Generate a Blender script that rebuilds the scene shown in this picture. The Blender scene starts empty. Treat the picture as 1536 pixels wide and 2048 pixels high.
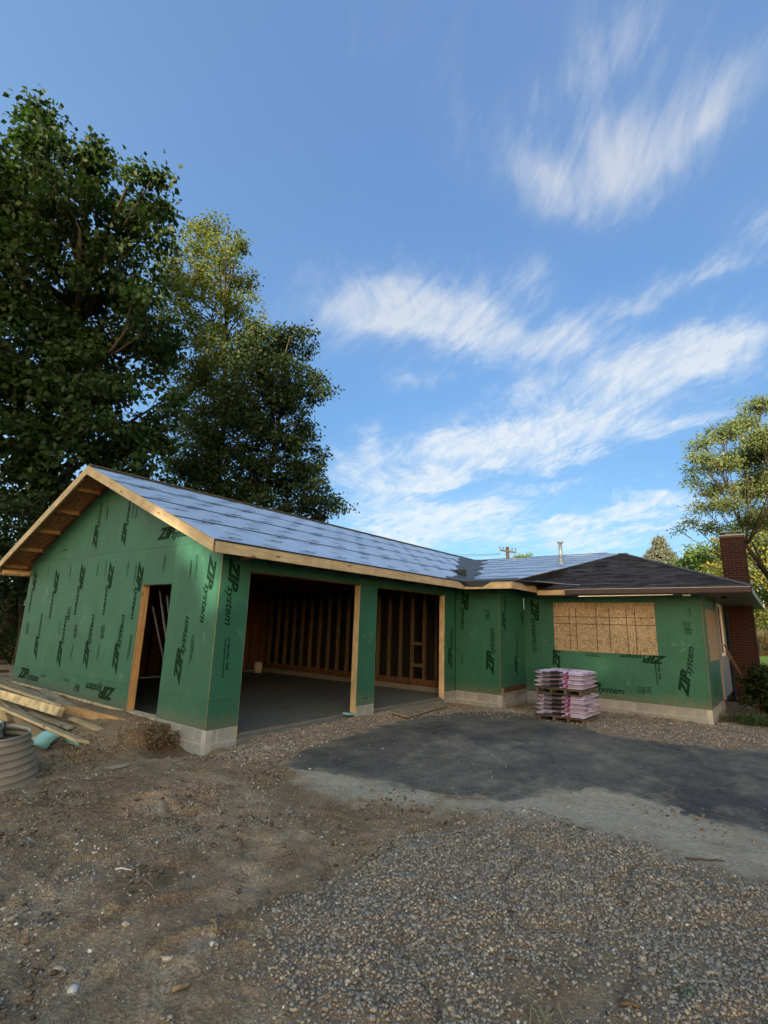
import bpy, bmesh, math, random
import numpy as np
from mathutils import Vector, Matrix
random.seed(7); RNG = np.random.default_rng(7)
SC = bpy.context.scene
COL = SC.collection
rad = math.radians
# ------------------------------------------------------------------ camera
CAM = (-4.746, -6.877, 1.609); YAW, PITCH, ROLL, FPX = 37.909, 12.495, 1.797, 1012.5
_y, _a, _r = map(rad, (YAW, PITCH, ROLL))
FW = Vector((math.cos(_y)*math.cos(_a), math.sin(_y)*math.cos(_a), math.sin(_a)))
_rt = Vector((math.sin(_y), -math.cos(_y), 0)); _up = _rt.cross(FW)
RT = _rt*math.cos(_r) + _up*math.sin(_r); UP = -_rt*math.sin(_r) + _up*math.cos(_r)
cd = bpy.data.cameras.new('camera'); cam = bpy.data.objects.new('camera', cd); COL.objects.link(cam)
m = Matrix((RT, UP, -FW)).transposed().to_4x4(); m.translation = Vector(CAM); cam.matrix_world = m
cd.sensor_fit = 'VERTICAL'; cd.sensor_height = 24.0; cd.lens = FPX/2048*24.0
cd.clip_start = 0.05; cd.clip_end = 3000
SC.camera = cam
# ------------------------------------------------------------------ sun, exposure
SUN_EL = 9.0; SUN_H = Vector((-.93, -.36, 0)).normalized()
SUN_DIR = Vector((SUN_H.x*math.cos(rad(SUN_EL)), SUN_H.y*math.cos(rad(SUN_EL)), math.sin(rad(SUN_EL))))
sd = bpy.data.lights.new('sun', 'SUN'); sd.energy = 4.6; sd.angle = rad(.53); sd.color = (1, .80, .55)
so = bpy.data.objects.new('sun', sd); COL.objects.link(so)
so.rotation_euler = SUN_DIR.to_track_quat('Z', 'Y').to_euler()
vs = SC.view_settings; vs.view_transform = 'Standard'; vs.look = 'None'; vs.gamma = 1; vs.use_curve_mapping = False
vs.exposure = 1.83
SC.cycles.max_bounces = 6; SC.cycles.transparent_max_bounces = 8

def at(px, py, depth):
    "world point seen at a photo pixel, at a distance along the view axis"
    d = FW + RT*((px-768)/FPX) - UP*((py-1024)/FPX)
    return Vector(CAM) + d*depth
def on(px, py, ax, c):
    d = FW + RT*((px-768)/FPX) - UP*((py-1024)/FPX); i = 'xyz'.index(ax)
    return Vector(CAM) + d*((c-CAM[i])/d[i])
def onplane(px, py, n, k):
    d = FW + RT*((px-768)/FPX) - UP*((py-1024)/FPX); n = Vector(n)
    return Vector(CAM) + d*((k-n.dot(Vector(CAM)))/n.dot(d))

# ------------------------------------------------------------------ world
W = bpy.data.worlds.new('World'); SC.world = W; W.use_nodes = True
class NT:
    def __init__(s, nt): s.nt = nt; s.N = nt.nodes; s.L = nt.links
    def n(s, typ, ins=None, **kw):
        nd = s.N.new(typ)
        for k, v in kw.items(): setattr(nd, k, v)
        if ins:
            for k, v in ins.items():
                sock = nd.inputs[k]
                if hasattr(v, 'is_output') : s.L.new(v, sock)
                else: sock.default_value = v
        return nd
    def m(s, op, a, b=0, c=0, clamp=False):
        nd = s.n('ShaderNodeMath', {0: a, 1: b, 2: c}, operation=op, use_clamp=clamp); return nd.outputs[0]
    def v(s, op, a, b=(0,0,0)):
        nd = s.n('ShaderNodeVectorMath', {0: a, 1: b}, operation=op)
        return nd.outputs['Value'] if op == 'DOT_PRODUCT' else nd.outputs[0]
    def ramp(s, fac, stops, interp='LINEAR'):
        nd = s.n('ShaderNodeValToRGB', {0: fac}); cr = nd.color_ramp; cr.interpolation = interp
        while len(cr.elements) < len(stops): cr.elements.new(.5)
        for e, (p, c) in zip(cr.elements, stops):
            e.position = p; e.color = (c, c, c, 1) if isinstance(c, (int, float)) else (*c, 1)
        return nd.outputs[0]
    def mix(s, f, a, b, blend='MIX'):
        nd = s.n('ShaderNodeMix', data_type='RGBA', blend_type=blend)
        for i, v_ in ((0, f), (6, a), (7, b)):
            if hasattr(v_, 'is_output'): s.L.new(v_, nd.inputs[i])
            else: nd.inputs[i].default_value = v_ if not isinstance(v_, tuple) or len(v_) == 4 else (*v_, 1)
        return nd.outputs[2]
    def noise(s, vec, scale, detail=4, rough=.55, dist=0, out='Fac', typ=None):
        nd = s.n('ShaderNodeTexNoise', {'Vector': vec, 'Scale': scale, 'Detail': detail, 'Roughness': rough, 'Distortion': dist})
        return nd.outputs[out]

w = NT(W.node_tree); w.N.clear()
sky = w.n('ShaderNodeTexSky', sky_type='NISHITA', sun_disc=False)
sky.sun_elevation = rad(SUN_EL); sky.sun_rotation = math.atan2(SUN_H.x, SUN_H.y)
sky.altitude = 200; sky.air_density = 1.0; sky.dust_density = 0.6; sky.ozone_density = 2.2
tc = w.n('ShaderNodeTexCoord').outputs['Generated']
nrm = w.v('NORMALIZE', tc)
sep = w.n('ShaderNodeSeparateXYZ', {0: nrm}); dz = w.m('MAXIMUM', sep.outputs[2], 0.0)
# warp the view direction with noise so that streak edges fray
inv = w.m('DIVIDE', 1.0, w.m('ADD', dz, .12))
pl = w.n('ShaderNodeVectorMath', {0: nrm, 'Scale': inv}, operation='SCALE').outputs[0]
wn = w.noise(pl, 2.2, 3, .6, out='Color')
wv = w.v('MULTIPLY', w.v('SUBTRACT', wn, (.5, .5, .5)), (.13, .13, .10))
wn2 = w.noise(pl, 7.0, 3, .6, out='Color')
wv2 = w.v('MULTIPLY', w.v('SUBTRACT', wn2, (.5, .5, .5)), (.06, .06, .05))
dirw = w.v('ADD', w.v('ADD', nrm, wv), wv2)
# cirrus banks: (centre, half-length along, half-width across) given by where they stand in the sky
CL_A = 118
def skyd(px, py): return (at(px, py, 1.0) - Vector(CAM)).normalized()
streaks = [  # x0,y0,x1,y1,width px, strength
    (620,640,900,590,42,.75),(690,580,1010,640,34,.6),(860,640,1060,700,26,.8),(1040,700,1230,640,26,.75),(1000,590,1100,540,26,.45),
    (1290,590,1490,535,17,.7),(1190,610,1300,580,18,.4),(1150,760,1560,645,30,.95),(1230,740,1560,700,26,.6),
    (880,890,1350,790,26,.95),(960,880,1330,850,20,.5),(830,900,960,880,22,.6),(1080,920,1230,898,12,.7),(940,930,1060,915,12,.6),
    (660,940,800,930,22,.75),(800,960,960,950,16,.6),(690,1000,880,990,18,.65),(680,1060,900,1050,15,.75),(840,1040,1050,1026,13,.85),
    (1080,1085,1230,1040,16,.75),(1200,1030,1420,1000,16,.8),(720,1095,1000,1085,13,.6),(1100,1100,1400,1080,14,.55),(770,760,880,752,14,.5),
    (990,290,1120,390,38,.6),(1090,400,1200,380,34,.75),(1180,370,1330,320,40,.7),(1300,310,1430,230,34,.6),(1220,330,1260,200,40,.65),(1170,170,1210,20,30,.35),
    (1350,250,1560,120,44,.45),(1210,60,1340,20,36,.3),(1430,500,1560,430,30,.5),(1060,230,1120,140,30,.3),(930,350,870,190,34,.22),(700,150,860,40,50,.13),(720,860,760,900,20,.5),(900,40,1560,330,130,.17),(1100,-40,1560,200,110,.20),(600,560,1200,740,80,.15),(700,880,1560,1060,80,.20),
    (690,1030,1000,1012,9,.6),(760,975,930,962,8,.5),(900,1065,1180,1050,8,.6),(640,1085,860,1072,9,.6),(1230,1075,1400,1050,8,.6),(1000,985,1160,968,8,.5),(1260,860,1536,820,14,.5),(1000,800,1100,770,14,.5)]
tot = None
for (x0, y0, x1, y1, wd, st) in streaks:
    a_, b_ = skyd(x0, y0), skyd(x1, y1); c_ = (a_+b_)/2; L_ = (b_-a_).length/2*1.15; t_ = (b_-a_).normalized(); v_ = c_.cross(t_).normalized()
    wdl = wd/FPX*1.7*(c_.dot(FW))
    df = w.v('SUBTRACT', dirw, tuple(c_))
    u = w.m('DIVIDE', w.v('DOT_PRODUCT', df, tuple(t_)), L_); q = w.m('DIVIDE', w.v('DOT_PRODUCT', df, tuple(v_)), wdl)
    r2 = w.m('ADD', w.m('MULTIPLY', u, u), w.m('MULTIPLY', q, q))
    g = w.m('MULTIPLY', w.m('EXPONENT', w.m('MULTIPLY', r2, -1.1)), st)
    tot = g if tot is None else w.m('ADD', tot, g)
# fibres: two noise fields dragged along slowly turning wind directions, frayed by a finer one
bend = w.noise(pl, .7, 2, .5, out='Color'); plb = w.v('ADD', pl, w.v('MULTIPLY', w.v('SUBTRACT', bend, (.5, .5, .5)), (.9, .9, 0)))
def fibre(ang, sx, sy, sc, off, det=9, dist=.5):
    r_ = w.n('ShaderNodeVectorRotate', {0: plb, 'Axis': (0, 0, 1), 'Angle': rad(ang)}).outputs[0]
    mp = w.n('ShaderNodeMapping', {0: r_, 'Scale': (sx, sy, 1), 'Location': off}).outputs[0]
    return w.noise(mp, sc, det, .64, dist)
f_a = fibre(CL_A, 1.0, 4.6, 3.0, (0, 0, 0), 9, .8); f_b = fibre(CL_A+34, 1.0, 4.0, 4.6, (5, 2, 0), 9, .6); f_c = fibre(CL_A+12, 1.0, 1.8, 9.0, (1, 7, 0), 9, .5)
fm_ = w.m('ADD', w.m('ADD', w.m('MULTIPLY', f_a, .45), w.m('MULTIPLY', f_b, .3)), w.m('MULTIPLY', f_c, .25))
thr = w.m('SUBTRACT', .56, w.m('MULTIPLY', w.m('MINIMUM', tot, 1.2), .215))
dens = w.m('MULTIPLY', w.m('SUBTRACT', fm_, thr), 3.3, clamp=True)
veil = w.ramp(w.noise(plb, .8, 4, .6, .5), [(.45, 0.0), (.75, .28)])
cl = w.m('MULTIPLY', dens, w.m('ADD', w.m('MINIMUM', w.m('MULTIPLY', tot, 1.25), 1.0), w.m('MULTIPLY', veil, .4)))
cl = w.m('ADD', cl, w.m('MULTIPLY', w.m('MINIMUM', tot, 1.0), .20))
cl = w.m('MULTIPLY', cl, w.ramp(sep.outputs[2], [(.0, .3), (.06, 1)]))
cl = w.m('MINIMUM', w.m('MULTIPLY', cl, .86), .84)
lowc = w.ramp(sep.outputs[2], [(.0, (1.75, 2.0, 2.15)), (.35, (1.6, 1.85, 2.1)), (.8, (1.1, 1.3, 1.65))])
hs = w.n('ShaderNodeHueSaturation', {'Saturation': 1.0, 'Color': sky.outputs[0]}).outputs[0]
# away from the low sun the evening sky is deeper; towards it, brighter and warmer
ds = w.v('DOT_PRODUCT', nrm, tuple(SUN_H))
anti = w.ramp(sep.outputs[2], [(.0, (.20, .29, .42)), (.12, (.24, .33, .43)), (.3, (.28, .37, .47)), (.5, (.38, .48, .60)), (.7, (.46, .56, .70)), (.95, (.52, .63, .88))])
sunw = w.n('ShaderNodeMapRange', {0: ds, 1: -.86, 2: -.12, 3: 0.0, 4: 1.0}, interpolation_type='SMOOTHSTEP').outputs[0]
warm = w.n('ShaderNodeMapRange', {0: ds, 1: -.12, 2: .8, 3: 0.0, 4: 1.0}, interpolation_type='SMOOTHSTEP').outputs[0]
sidec = w.mix(warm, (1.0, 1.03, 1.10, 1), (3.1, 2.2, 1.3, 1))
hs = w.mix(1.0, hs, w.mix(sunw, anti, sidec), 'MULTIPLY')
skc = w.mix(cl, hs, lowc)
skc = w.mix(1.0, skc, (1.08, 1.0, .92, 1), 'MULTIPLY')
bg = w.n('ShaderNodeBackground', {0: skc, 1: .14})
ow = w.n('ShaderNodeOutputWorld', {0: bg.outputs[0]})

# ------------------------------------------------------------------ materials
def mat(name, rough=.8, spec=.3):
    m_ = bpy.data.materials.new(name); m_.use_nodes = True; t = NT(m_.node_tree)
    b = t.N['Principled BSDF']; b.inputs['Roughness'].default_value = rough; b.inputs['Specular IOR Level'].default_value = spec
    return m_, t, b
def bump(t, b, h, strength=.3, dist=.01):
    nd = t.n('ShaderNodeBump', {'Strength': strength, 'Distance': dist, 'Height': h}); t.L.new(nd.outputs[0], b.inputs['Normal'])
def objc(t, sc=(1,1,1)):
    c = t.n('ShaderNodeTexCoord').outputs['Object']
    return t.n('ShaderNodeMapping', {0: c, 'Scale': sc}).outputs[0]
def rnd(t): return t.n('ShaderNodeObjectInfo').outputs['Random']
M = {}
def simple(name, col, rough=.8, var=.15, scale=8, spec=.3, bs=.2, metal=0):
    m_, t, b = mat(name, rough, spec); c = objc(t)
    n_ = t.noise(c, scale, 5); k = t.ramp(n_, [(.3, 1-var), (.7, 1+var)])
    k2 = t.m('ADD', t.m('MULTIPLY', rnd(t), var), 1-var*.5)
    r = t.mix(1.0, (*col, 1), k, 'MULTIPLY'); r = t.mix(1.0, r, k2, 'MULTIPLY')
    t.L.new(r, b.inputs['Base Color']); b.inputs['Metallic'].default_value = metal
    if bs: bump(t, b, t.noise(c, scale*6, 4), bs, .004)
    M[name] = m_; return m_
def wood(name, c1, c2, knots=True, dirt=.0):
    m_, t, b = mat(name, .75, .2); o = rnd(t)
    cc = t.n('ShaderNodeTexCoord').outputs['Object']
    off = t.n('ShaderNodeCombineXYZ', {0: t.m('MULTIPLY', o, 37.), 1: t.m('MULTIPLY', o, 13.)}).outputs[0]
    cv = t.v('ADD', cc, off)
    g = t.noise(t.n('ShaderNodeMapping', {0: cv, 'Scale': (1.2, 26, 26)}).outputs[0], 1.6, 5, .6, .6)
    r = t.mix(t.ramp(g, [(.35, 0), (.68, 1)]), (*c1, 1), (*c2, 1))
    if knots:
        vo = t.n('ShaderNodeTexVoronoi', {'Vector': t.n('ShaderNodeMapping', {0: cv, 'Scale': (2.2, 8, 8)}).outputs[0], 'Scale': 1.0})
        kn = t.ramp(vo.outputs['Distance'], [(.07, 1), (.15, 0)]); r = t.mix(kn, r, (.10, .045, .02, 1))
    st = t.ramp(t.noise(cv, 3.5, 4), [(.4, 0), (.75, .55)]); r = t.mix(st, r, tuple(x*.55 for x in c2)+(1,))
    k2 = t.m('ADD', t.m('MULTIPLY', o, .35), .8); r = t.mix(1.0, r, k2, 'MULTIPLY')
    if dirt: r = t.mix(t.ramp(t.noise(cv, 6, 5), [(.45, 0), (.6, dirt)]), r, (.12, .10, .08, 1))
    t.L.new(r, b.inputs['Base Color']); bump(t, b, g, .25, .003)
    M[name] = m_
wood('pine', (.52, .42, .28), (.38, .285, .17)); wood('pine_dusty', (.62, .50, .31), (.45, .34, .20), dirt=.5)
wood('pine_dark', (.11, .058, .032), (.07, .035, .02)); wood('stud_wood_shaded', (.11, .078, .052), (.08, .055, .035)); wood('pine_grey', (.34, .30, .24), (.20, .17, .13), dirt=.4)  # indoor shade put into stud and dark pine colours; dark pine also outdoors
wood('pine_jamb', (.42, .25, .12), (.30, .17, .075))
wood('pallet_wood', (.12, .105, .09), (.08, .07, .06), dirt=.3)
def osb(name, c1, c2, c3):
    m_, t, b = mat(name, .8, .2); c = objc(t)
    dn = t.noise(c, 9, 3, out='Color'); cv = t.v('ADD', c, t.v('MULTIPLY', dn, (.08, .08, .08)))
    rs = None
    for i, sc in enumerate(((60, 17, 17), (17, 56, 20), (36, 20, 50))):
        vo = t.n('ShaderNodeTexVoronoi', {'Vector': t.n('ShaderNodeMapping', {0: cv, 'Scale': sc, 'Rotation': (.5*i, .4*i, .6*i)}).outputs[0], 'Scale': 1.0})
        sp = t.n('ShaderNodeSeparateColor', {0: vo.outputs['Color']}).outputs[0]
        rs = sp if rs is None else t.m('ADD', rs, sp)
    r = t.ramp(t.m('DIVIDE', rs, 3), [(.22, c3), (.42, c2), (.62, c1), (.85, tuple(min(1, x*1.2) for x in c1))])
    t.L.new(r, b.inputs['Base Color']); bump(t, b, rs, .2, .003); M[name] = m_
osb('osb', (.29, .235, .165), (.235, .185, .125), (.15, .11, .07)); osb('osb_shaded', (.12, .055, .03), (.08, .036, .02), (.05, .022, .012))  # dark strand board: interior shade put into its colour
osb('osb_red', (.32, .16, .08), (.22, .105, .05), (.11, .05, .025))
def green(name, col):
    m_, t, b = mat(name, .62, .35); c = objc(t); o = rnd(t)
    n1 = t.noise(c, 2.2, 5, .6); n2 = t.noise(c, 60, 3)
    r = t.mix(t.ramp(n1, [(.3, 0), (.7, 1)]), tuple(x*.88 for x in col)+(1,), tuple(x*1.1 for x in col)+(1,))
    r = t.mix(t.ramp(n2, [(.35, .25), (.6, 0)]), r, tuple(x*.6 for x in col)+(1,))
    # nail heads on a grid, flat dark dots
    sp = t.n('ShaderNodeSeparateXYZ', {0: t.n('ShaderNodeTexCoord').outputs['Object']})
    def cell(v, s):
        f = t.m('FRACT', t.m('DIVIDE', v, s)); return t.m('MULTIPLY', t.m('SUBTRACT', f, .5), s)
    jx = t.m('MULTIPLY', t.noise(c, 3.1, 2), .11)
    du = cell(t.m('ADD', sp.outputs[0], jx), .305); dv = cell(t.m('ADD', sp.outputs[1], jx), .152)
    dd = t.m('SQRT', t.m('ADD', t.m('MULTIPLY', du, du), t.m('MULTIPLY', dv, dv)))
    r = t.mix(t.ramp(dd, [(.009, .85), (.013, 0)]), r, (.02, .05, .03, 1))
    # chalky scuffs
    r = t.mix(t.ramp(t.noise(c, 2.3, 7, .72, 1.0), [(.60, 0), (.74, .30)]), r, (.22, .30, .24, 1))
    stv = t.n('ShaderNodeMapping', {0: c, 'Scale': (9, .8, 1)}).outputs[0]
    r = t.mix(t.ramp(t.noise(stv, 1.5, 6, .7), [(.56, 0), (.72, .28)]), r, tuple(x*.55 for x in col)+(1,))
    wz = t.n('ShaderNodeSeparateXYZ', {0: t.n('ShaderNodeNewGeometry').outputs['Position']}).outputs[2]
    ml = t.m('SUBTRACT', t.m('MULTIPLY', t.noise(c, 7, 6, .75), .55), t.m('MULTIPLY', wz, 1.0)); r = t.mix(t.ramp(ml, [(.02, 0), (.26, .5)]), r, (.12, .11, .085, 1))
    k2 = t.m('ADD', t.m('MULTIPLY', o, .14), .93); r = t.mix(1.0, r, k2, 'MULTIPLY')
    t.L.new(r, b.inputs['Base Color']); bump(t, b, n2, .12, .002); M[name] = m_
green('zip_green', (.018, .094, .064))
simple('print_ink', (.004, .020, .012), .8, .1, 20, bs=0, spec=.1)
simple('print_faint', (.010, .05, .028), .8, .1, 20, bs=0, spec=.1)
simple('panel_edge', (.17, .12, .06), .85, .3, 30)
simple('roof_white', (.30, .42, .64), .5, .10, 1.5, bs=.05)
simple('roof_ink', (.075, .115, .20), .6, .1, 9, bs=0)
simple('black_tape', (.018, .02, .025), .5, .2, 9, bs=.1)
simple('membrane', (.022, .025, .032), .5, .35, 4, bs=.2)
simple('galvanised', (.45, .47, .48), .4, .2, 6, metal=.7); simple('pipe_grey', (.045, .045, .055), .4, .3, 6)
simple('gutter_brown', (.035, .02, .025), .4, .1, 5)
simple('drip_grey', (.30, .31, .36), .4, .1, 5)
simple('white_paint', (.72, .72, .70), .5, .1, 5)
simple('grey_paint', (.22, .25, .28), .6, .12, 5)
simple('soffit_grey', (.12, .12, .125), .6, .1, 5)
simple('siding', (.17, .18, .20), .7, .1, 5)
simple('glass_dark', (.02, .025, .03), .08, .1, 2, spec=.6, bs=0)
simple('plastic_black', (.02, .02, .022), .4, .2, 5)
simple('foam_cyan', (.20, .42, .50), .7, .12, 5)
simple('pipe_dark', (.10, .09, .12), .35, .4, 6, metal=.3)
simple('wire_black', (.02, .02, .02), .6, 0, 5, bs=0)
simple('pole_wood', (.035, .026, .022), .8, .2, 4)
simple('bark', (.035, .028, .021), .9, .35, 3, bs=.6)
simple('bark_pale', (.16, .14, .11), .9, .3, 3, bs=.6)
simple('copper_lid', (.16, .22, .20), .5, .2, 5)
simple('bag_pink', (.60, .52, .68), .55, .14, 6); simple('bag_black', (.02, .02, .028), .5, .2, 8, bs=0); simple('bag_magenta', (.30, .035, .15), .5, .2, 8, bs=0)
simple('bag_grey', (.34, .33, .36), .5, .3, 60, bs=0)
simple('straw', (.20, .15, .09), .9, .3, 5); simple('stick', (.10, .065, .04), .9, .4, 8)
simple('litter', (.62, .60, .55), .7, .2, 8); simple('bucket_white', (.42, .38, .32), .5, .1, 8)
def block(name, col):
    m_, t, b = mat(name, .95, .1); c = objc(t)
    n1 = t.noise(c, 4, 6, .65); n2 = t.noise(c, 70, 4)
    cr = t.ramp(n1, [(.3, tuple(x*.78 for x in col)), (.55, col), (.75, tuple(min(1, x*1.2) for x in col))])
    cr = t.mix(t.ramp(n2, [(.3, .3), (.6, 0)]), cr, tuple(x*.55 for x in col)+(1,))
    cr = t.mix(1.0, cr, t.m('ADD', t.m('MULTIPLY', rnd(t), .22), .88), 'MULTIPLY')
    t.L.new(cr, b.inputs['Base Color']); bump(t, b, n2, .5, .006); M[name] = m_
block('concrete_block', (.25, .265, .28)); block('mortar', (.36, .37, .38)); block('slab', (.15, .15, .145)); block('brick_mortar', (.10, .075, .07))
def brickm(name, c1, c2):
    m_, t, b = mat(name, .9, .15); c = objc(t)
    r = t.mix(rnd(t), (*c1, 1), (*c2, 1)); r = t.mix(1.0, r, t.ramp(t.noise(c, 25, 5), [(.3, .75), (.7, 1.2)]), 'MULTIPLY')
    t.L.new(r, b.inputs['Base Color']); bump(t, b, t.noise(c, 90, 3), .4, .004); M[name] = m_
brickm('brick', (.030, .011, .010), (.016, .008, .008)); brickm('shingle', (.024, .026, .034), (.075, .078, .098))
# ---- leaves
def leafm(name, c1, c2, trans=.35, c3=None):
    m_ = bpy.data.materials.new(name); m_.use_nodes = True; t = NT(m_.node_tree); t.N.clear()
    at_ = t.n('ShaderNodeAttribute', attribute_name='tone').outputs['Fac']
    stops = [(0, c1), (1, c2)] if c3 is None else [(0, c1), (.6, c2), (1, c3)]
    c = t.ramp(at_, stops)
    b = t.n('ShaderNodeBsdfPrincipled', {'Base Color': c, 'Roughness': .55, 'Specular IOR Level': .25})
    tr = t.n('ShaderNodeBsdfTranslucent', {0: t.mix(1.0, c, (1.15, 1.25, .45, 1), 'MULTIPLY')})
    mx = t.n('ShaderNodeMixShader', {0: trans, 1: b.outputs[0], 2: tr.outputs[0]})
    t.n('ShaderNodeOutputMaterial', {0: mx.outputs[0]}); M[name] = m_
leafm('leaf_dark', (.012, .028, .009), (.034, .066, .017), .45); leafm('leaf_mid', (.060, .085, .022), (.13, .16, .040), .5)
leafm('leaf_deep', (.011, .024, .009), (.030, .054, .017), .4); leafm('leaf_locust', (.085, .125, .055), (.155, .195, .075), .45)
leafm('leaf_yellow', (.06, .095, .03), (.12, .145, .04), .4, (.24, .20, .05)); leafm('leaf_green', (.06, .11, .03), (.13, .20, .05), .4)
leafm('needle', (.05, .065, .05), (.105, .12, .095), .15); leafm('grass_blade', (.08, .13, .03), (.16, .24, .05), .3)
leafm('dry_blade', (.20, .16, .09), (.36, .29, .17), .2); leafm('weed_blade', (.05, .09, .04), (.12, .17, .08), .3)
# ---- ground: colours chosen by masks of what the ground is made of
def groundm(name, kind):
    m_, t, b = mat(name, .95, .12)
    c = t.n('ShaderNodeTexCoord').outputs['Object']
    A = lambda n_: t.n('ShaderNodeAttribute', attribute_name=n_).outputs['Fac']
    f1 = t.noise(c, .9, 6, .6, .3); f2 = t.noise(c, 5, 6, .65, .2); f3 = t.noise(c, 34, 5, .7); f4 = t.noise(c, 130, 3, .7)
    if kind == 'dirt':
        r = t.mix(t.ramp(f1, [(.3, 0), (.7, 1)]), (0.248, 0.173, 0.111, 1), (0.417, 0.315, 0.212, 1))
        r = t.mix(t.ramp(f2, [(.35, .7), (.6, 0)]), r, (0.177, 0.122, 0.081, 1))
        r = t.mix(t.ramp(t.noise(c, 1.7, 5, .6, .5), [(.56, 0), (.70, .65)]), r, (0.532, 0.444, 0.349, 1))
        f5 = t.n('ShaderNodeTexVoronoi', {'Vector': t.v('ADD', c, t.v('MULTIPLY', t.noise(c, 18, 3, out='Color'), (.05, .05, .05))), 'Scale': 42.0}).outputs['Distance']
        f6 = t.n('ShaderNodeTexVoronoi', {'Vector': t.v('ADD', c, t.v('MULTIPLY', t.noise(c, 40, 3, out='Color'), (.02, .02, .02))), 'Scale': 110.0}).outputs['Distance']
        r = t.mix(1.0, r, t.ramp(f5, [(.1, 1.5), (.55, .95)]), 'MULTIPLY'); r = t.mix(1.0, r, t.ramp(f6, [(.1, 1.35), (.65, .95)]), 'MULTIPLY')
        r = t.mix(t.ramp(f3, [(.32, .65), (.52, 0)]), r, (0.139, 0.094, 0.062, 1))
        r = t.mix(t.ramp(f3, [(.60, 0), (.74, .5)]), r, (0.620, 0.548, 0.423, 1))
        tyre = t.ramp(t.noise(t.n('ShaderNodeMapping', {0: c, 'Rotation': (0, 0, rad(20)), 'Scale': (.45, 2.6, 1)}).outputs[0], 1.3, 7, .65, .4), [(.50, 0), (.66, .45)])
        r = t.mix(tyre, r, (.42, .35, .28, 1))
        r = t.mix(A('gravel'), r, (0.355, 0.293, 0.233, 1)); r = t.mix(t.m('MULTIPLY', A('gravel'), t.ramp(f4, [(.45, .7), (.55, 0)])), r, (0.128, 0.101, 0.081, 1))
        sn = t.mix(t.ramp(t.noise(c, 14, 7, .75), [(.35, 0), (.65, 1)]), (0.40, 0.36, 0.29, 1), (0.54, 0.51, 0.45, 1))
        sm = t.m('MULTIPLY', A('sand'), t.ramp(t.noise(c, 2.6, 5, .6), [(.30, .55), (.5, 1)]))
        r = t.mix(sm, r, sn)
        gm = A('lawn'); r = t.mix(gm, r, t.mix(t.ramp(f3, [(.3, 0), (.7, 1)]), (0.203, 0.304, 0.053, 1), (0.379, 0.513, 0.095, 1)))
        r = t.mix(A('mud'), r, t.mix(t.ramp(f3, [(.35, 0), (.65, 1)]), (0.10, 0.07, 0.045, 1), (0.24, 0.17, 0.11, 1)))
        h = t.m('ADD', t.m('MULTIPLY', f3, .7), t.m('MULTIPLY', f4, .35))
        h = t.m('SUBTRACT', h, t.m('ADD', t.m('MULTIPLY', f5, .45), t.m('MULTIPLY', f6, .25)))
        bump(t, b, t.m('ADD', h, t.m('MULTIPLY', f2, .8)), 1.0, .05)
    else:
        b.inputs['Roughness'].default_value = .85
        r = t.mix(t.ramp(f1, [(.3, 0), (.7, 1)]), (0.050, 0.050, 0.056, 1), (0.080, 0.078, 0.082, 1))
        r = t.mix(t.ramp(f4, [(.35, .5), (.6, 0)]), r, (0.027, 0.028, 0.034, 1)); r = t.mix(t.ramp(f4, [(.66, 0), (.74, .5)]), r, (0.211, 0.216, 0.222, 1))
        cs = t.n('ShaderNodeMapping', {0: c, 'Rotation': (0, 0, rad(28)), 'Scale': (1, 3.2, 1)}).outputs[0]
        dust = t.ramp(t.m('ADD', t.m('MULTIPLY', t.noise(c, .8, 9, .72, .25), .75), t.m('MULTIPLY', f4, .25)), [(.42, 0), (.52, .28), (.62, .62)])
        r = t.mix(dust, r, (0.248, 0.229, 0.189, 1))
        trk = t.ramp(t.noise(t.n('ShaderNodeMapping', {0: c, 'Rotation': (0, 0, rad(-35)), 'Scale': (.35, 2.2, 1)}).outputs[0], 1.1, 8, .7, .3), [(.50, 0), (.64, .5)])
        r = t.mix(trk, r, (.13, .115, .095, 1))
        f8 = t.noise(c, 60, 5, .8); r = t.mix(1.0, r, t.ramp(f8, [(.32, .45), (.52, 1.0), (.70, 1.9)]), 'MULTIPLY')
        crk = t.n('ShaderNodeTexVoronoi', {'Vector': t.v('ADD', c, t.v('MULTIPLY', t.noise(c, 3.0, 5, out='Color'), (.5, .5, 0))), 'Scale': 1.1}, feature='DISTANCE_TO_EDGE').outputs['Distance']
        r = t.mix(t.ramp(crk, [(.004, .75), (.012, 0)]), r, (.16, .14, .11, 1))
        r = t.mix(A('sand'), r, (0.298, 0.273, 0.215, 1))
        f7 = t.n('ShaderNodeTexVoronoi', {'Vector': c, 'Scale': 95.0}).outputs['Distance']
        bump(t, b, t.m('ADD', t.m('MULTIPLY', f4, .5), f7), .35, .006)
    t.L.new(r, b.inputs['Base Color']); M[name] = m_
groundm('dirt', 'dirt'); groundm('asphalt', 'asphalt')
def stonem(name, stops):
    m_, t, b = mat(name, .85, .2); a = t.n('ShaderNodeAttribute', attribute_name='tone').outputs['Fac']
    r = t.ramp(a, stops); c = objc(t); r = t.mix(1.0, r, t.ramp(t.noise(c, 90, 4), [(.3, .7), (.7, 1.2)]), 'MULTIPLY')
    t.L.new(r, b.inputs['Base Color']); M[name] = m_
stonem('stone', [(0, (0.112, 0.098, 0.087)), (.3, (0.225, 0.195, 0.173)), (.6, (0.315, 0.285, 0.255)), (.85, (0.420, 0.345, 0.270)), (.95, (0.600, 0.570, 0.525)), (1, (0.650, 0.650, 0.650))])
stonem('clod', [(0, (0.075, 0.054, 0.038)), (.6, (0.180, 0.132, 0.090)), (1, (0.300, 0.247, 0.188))])

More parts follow.
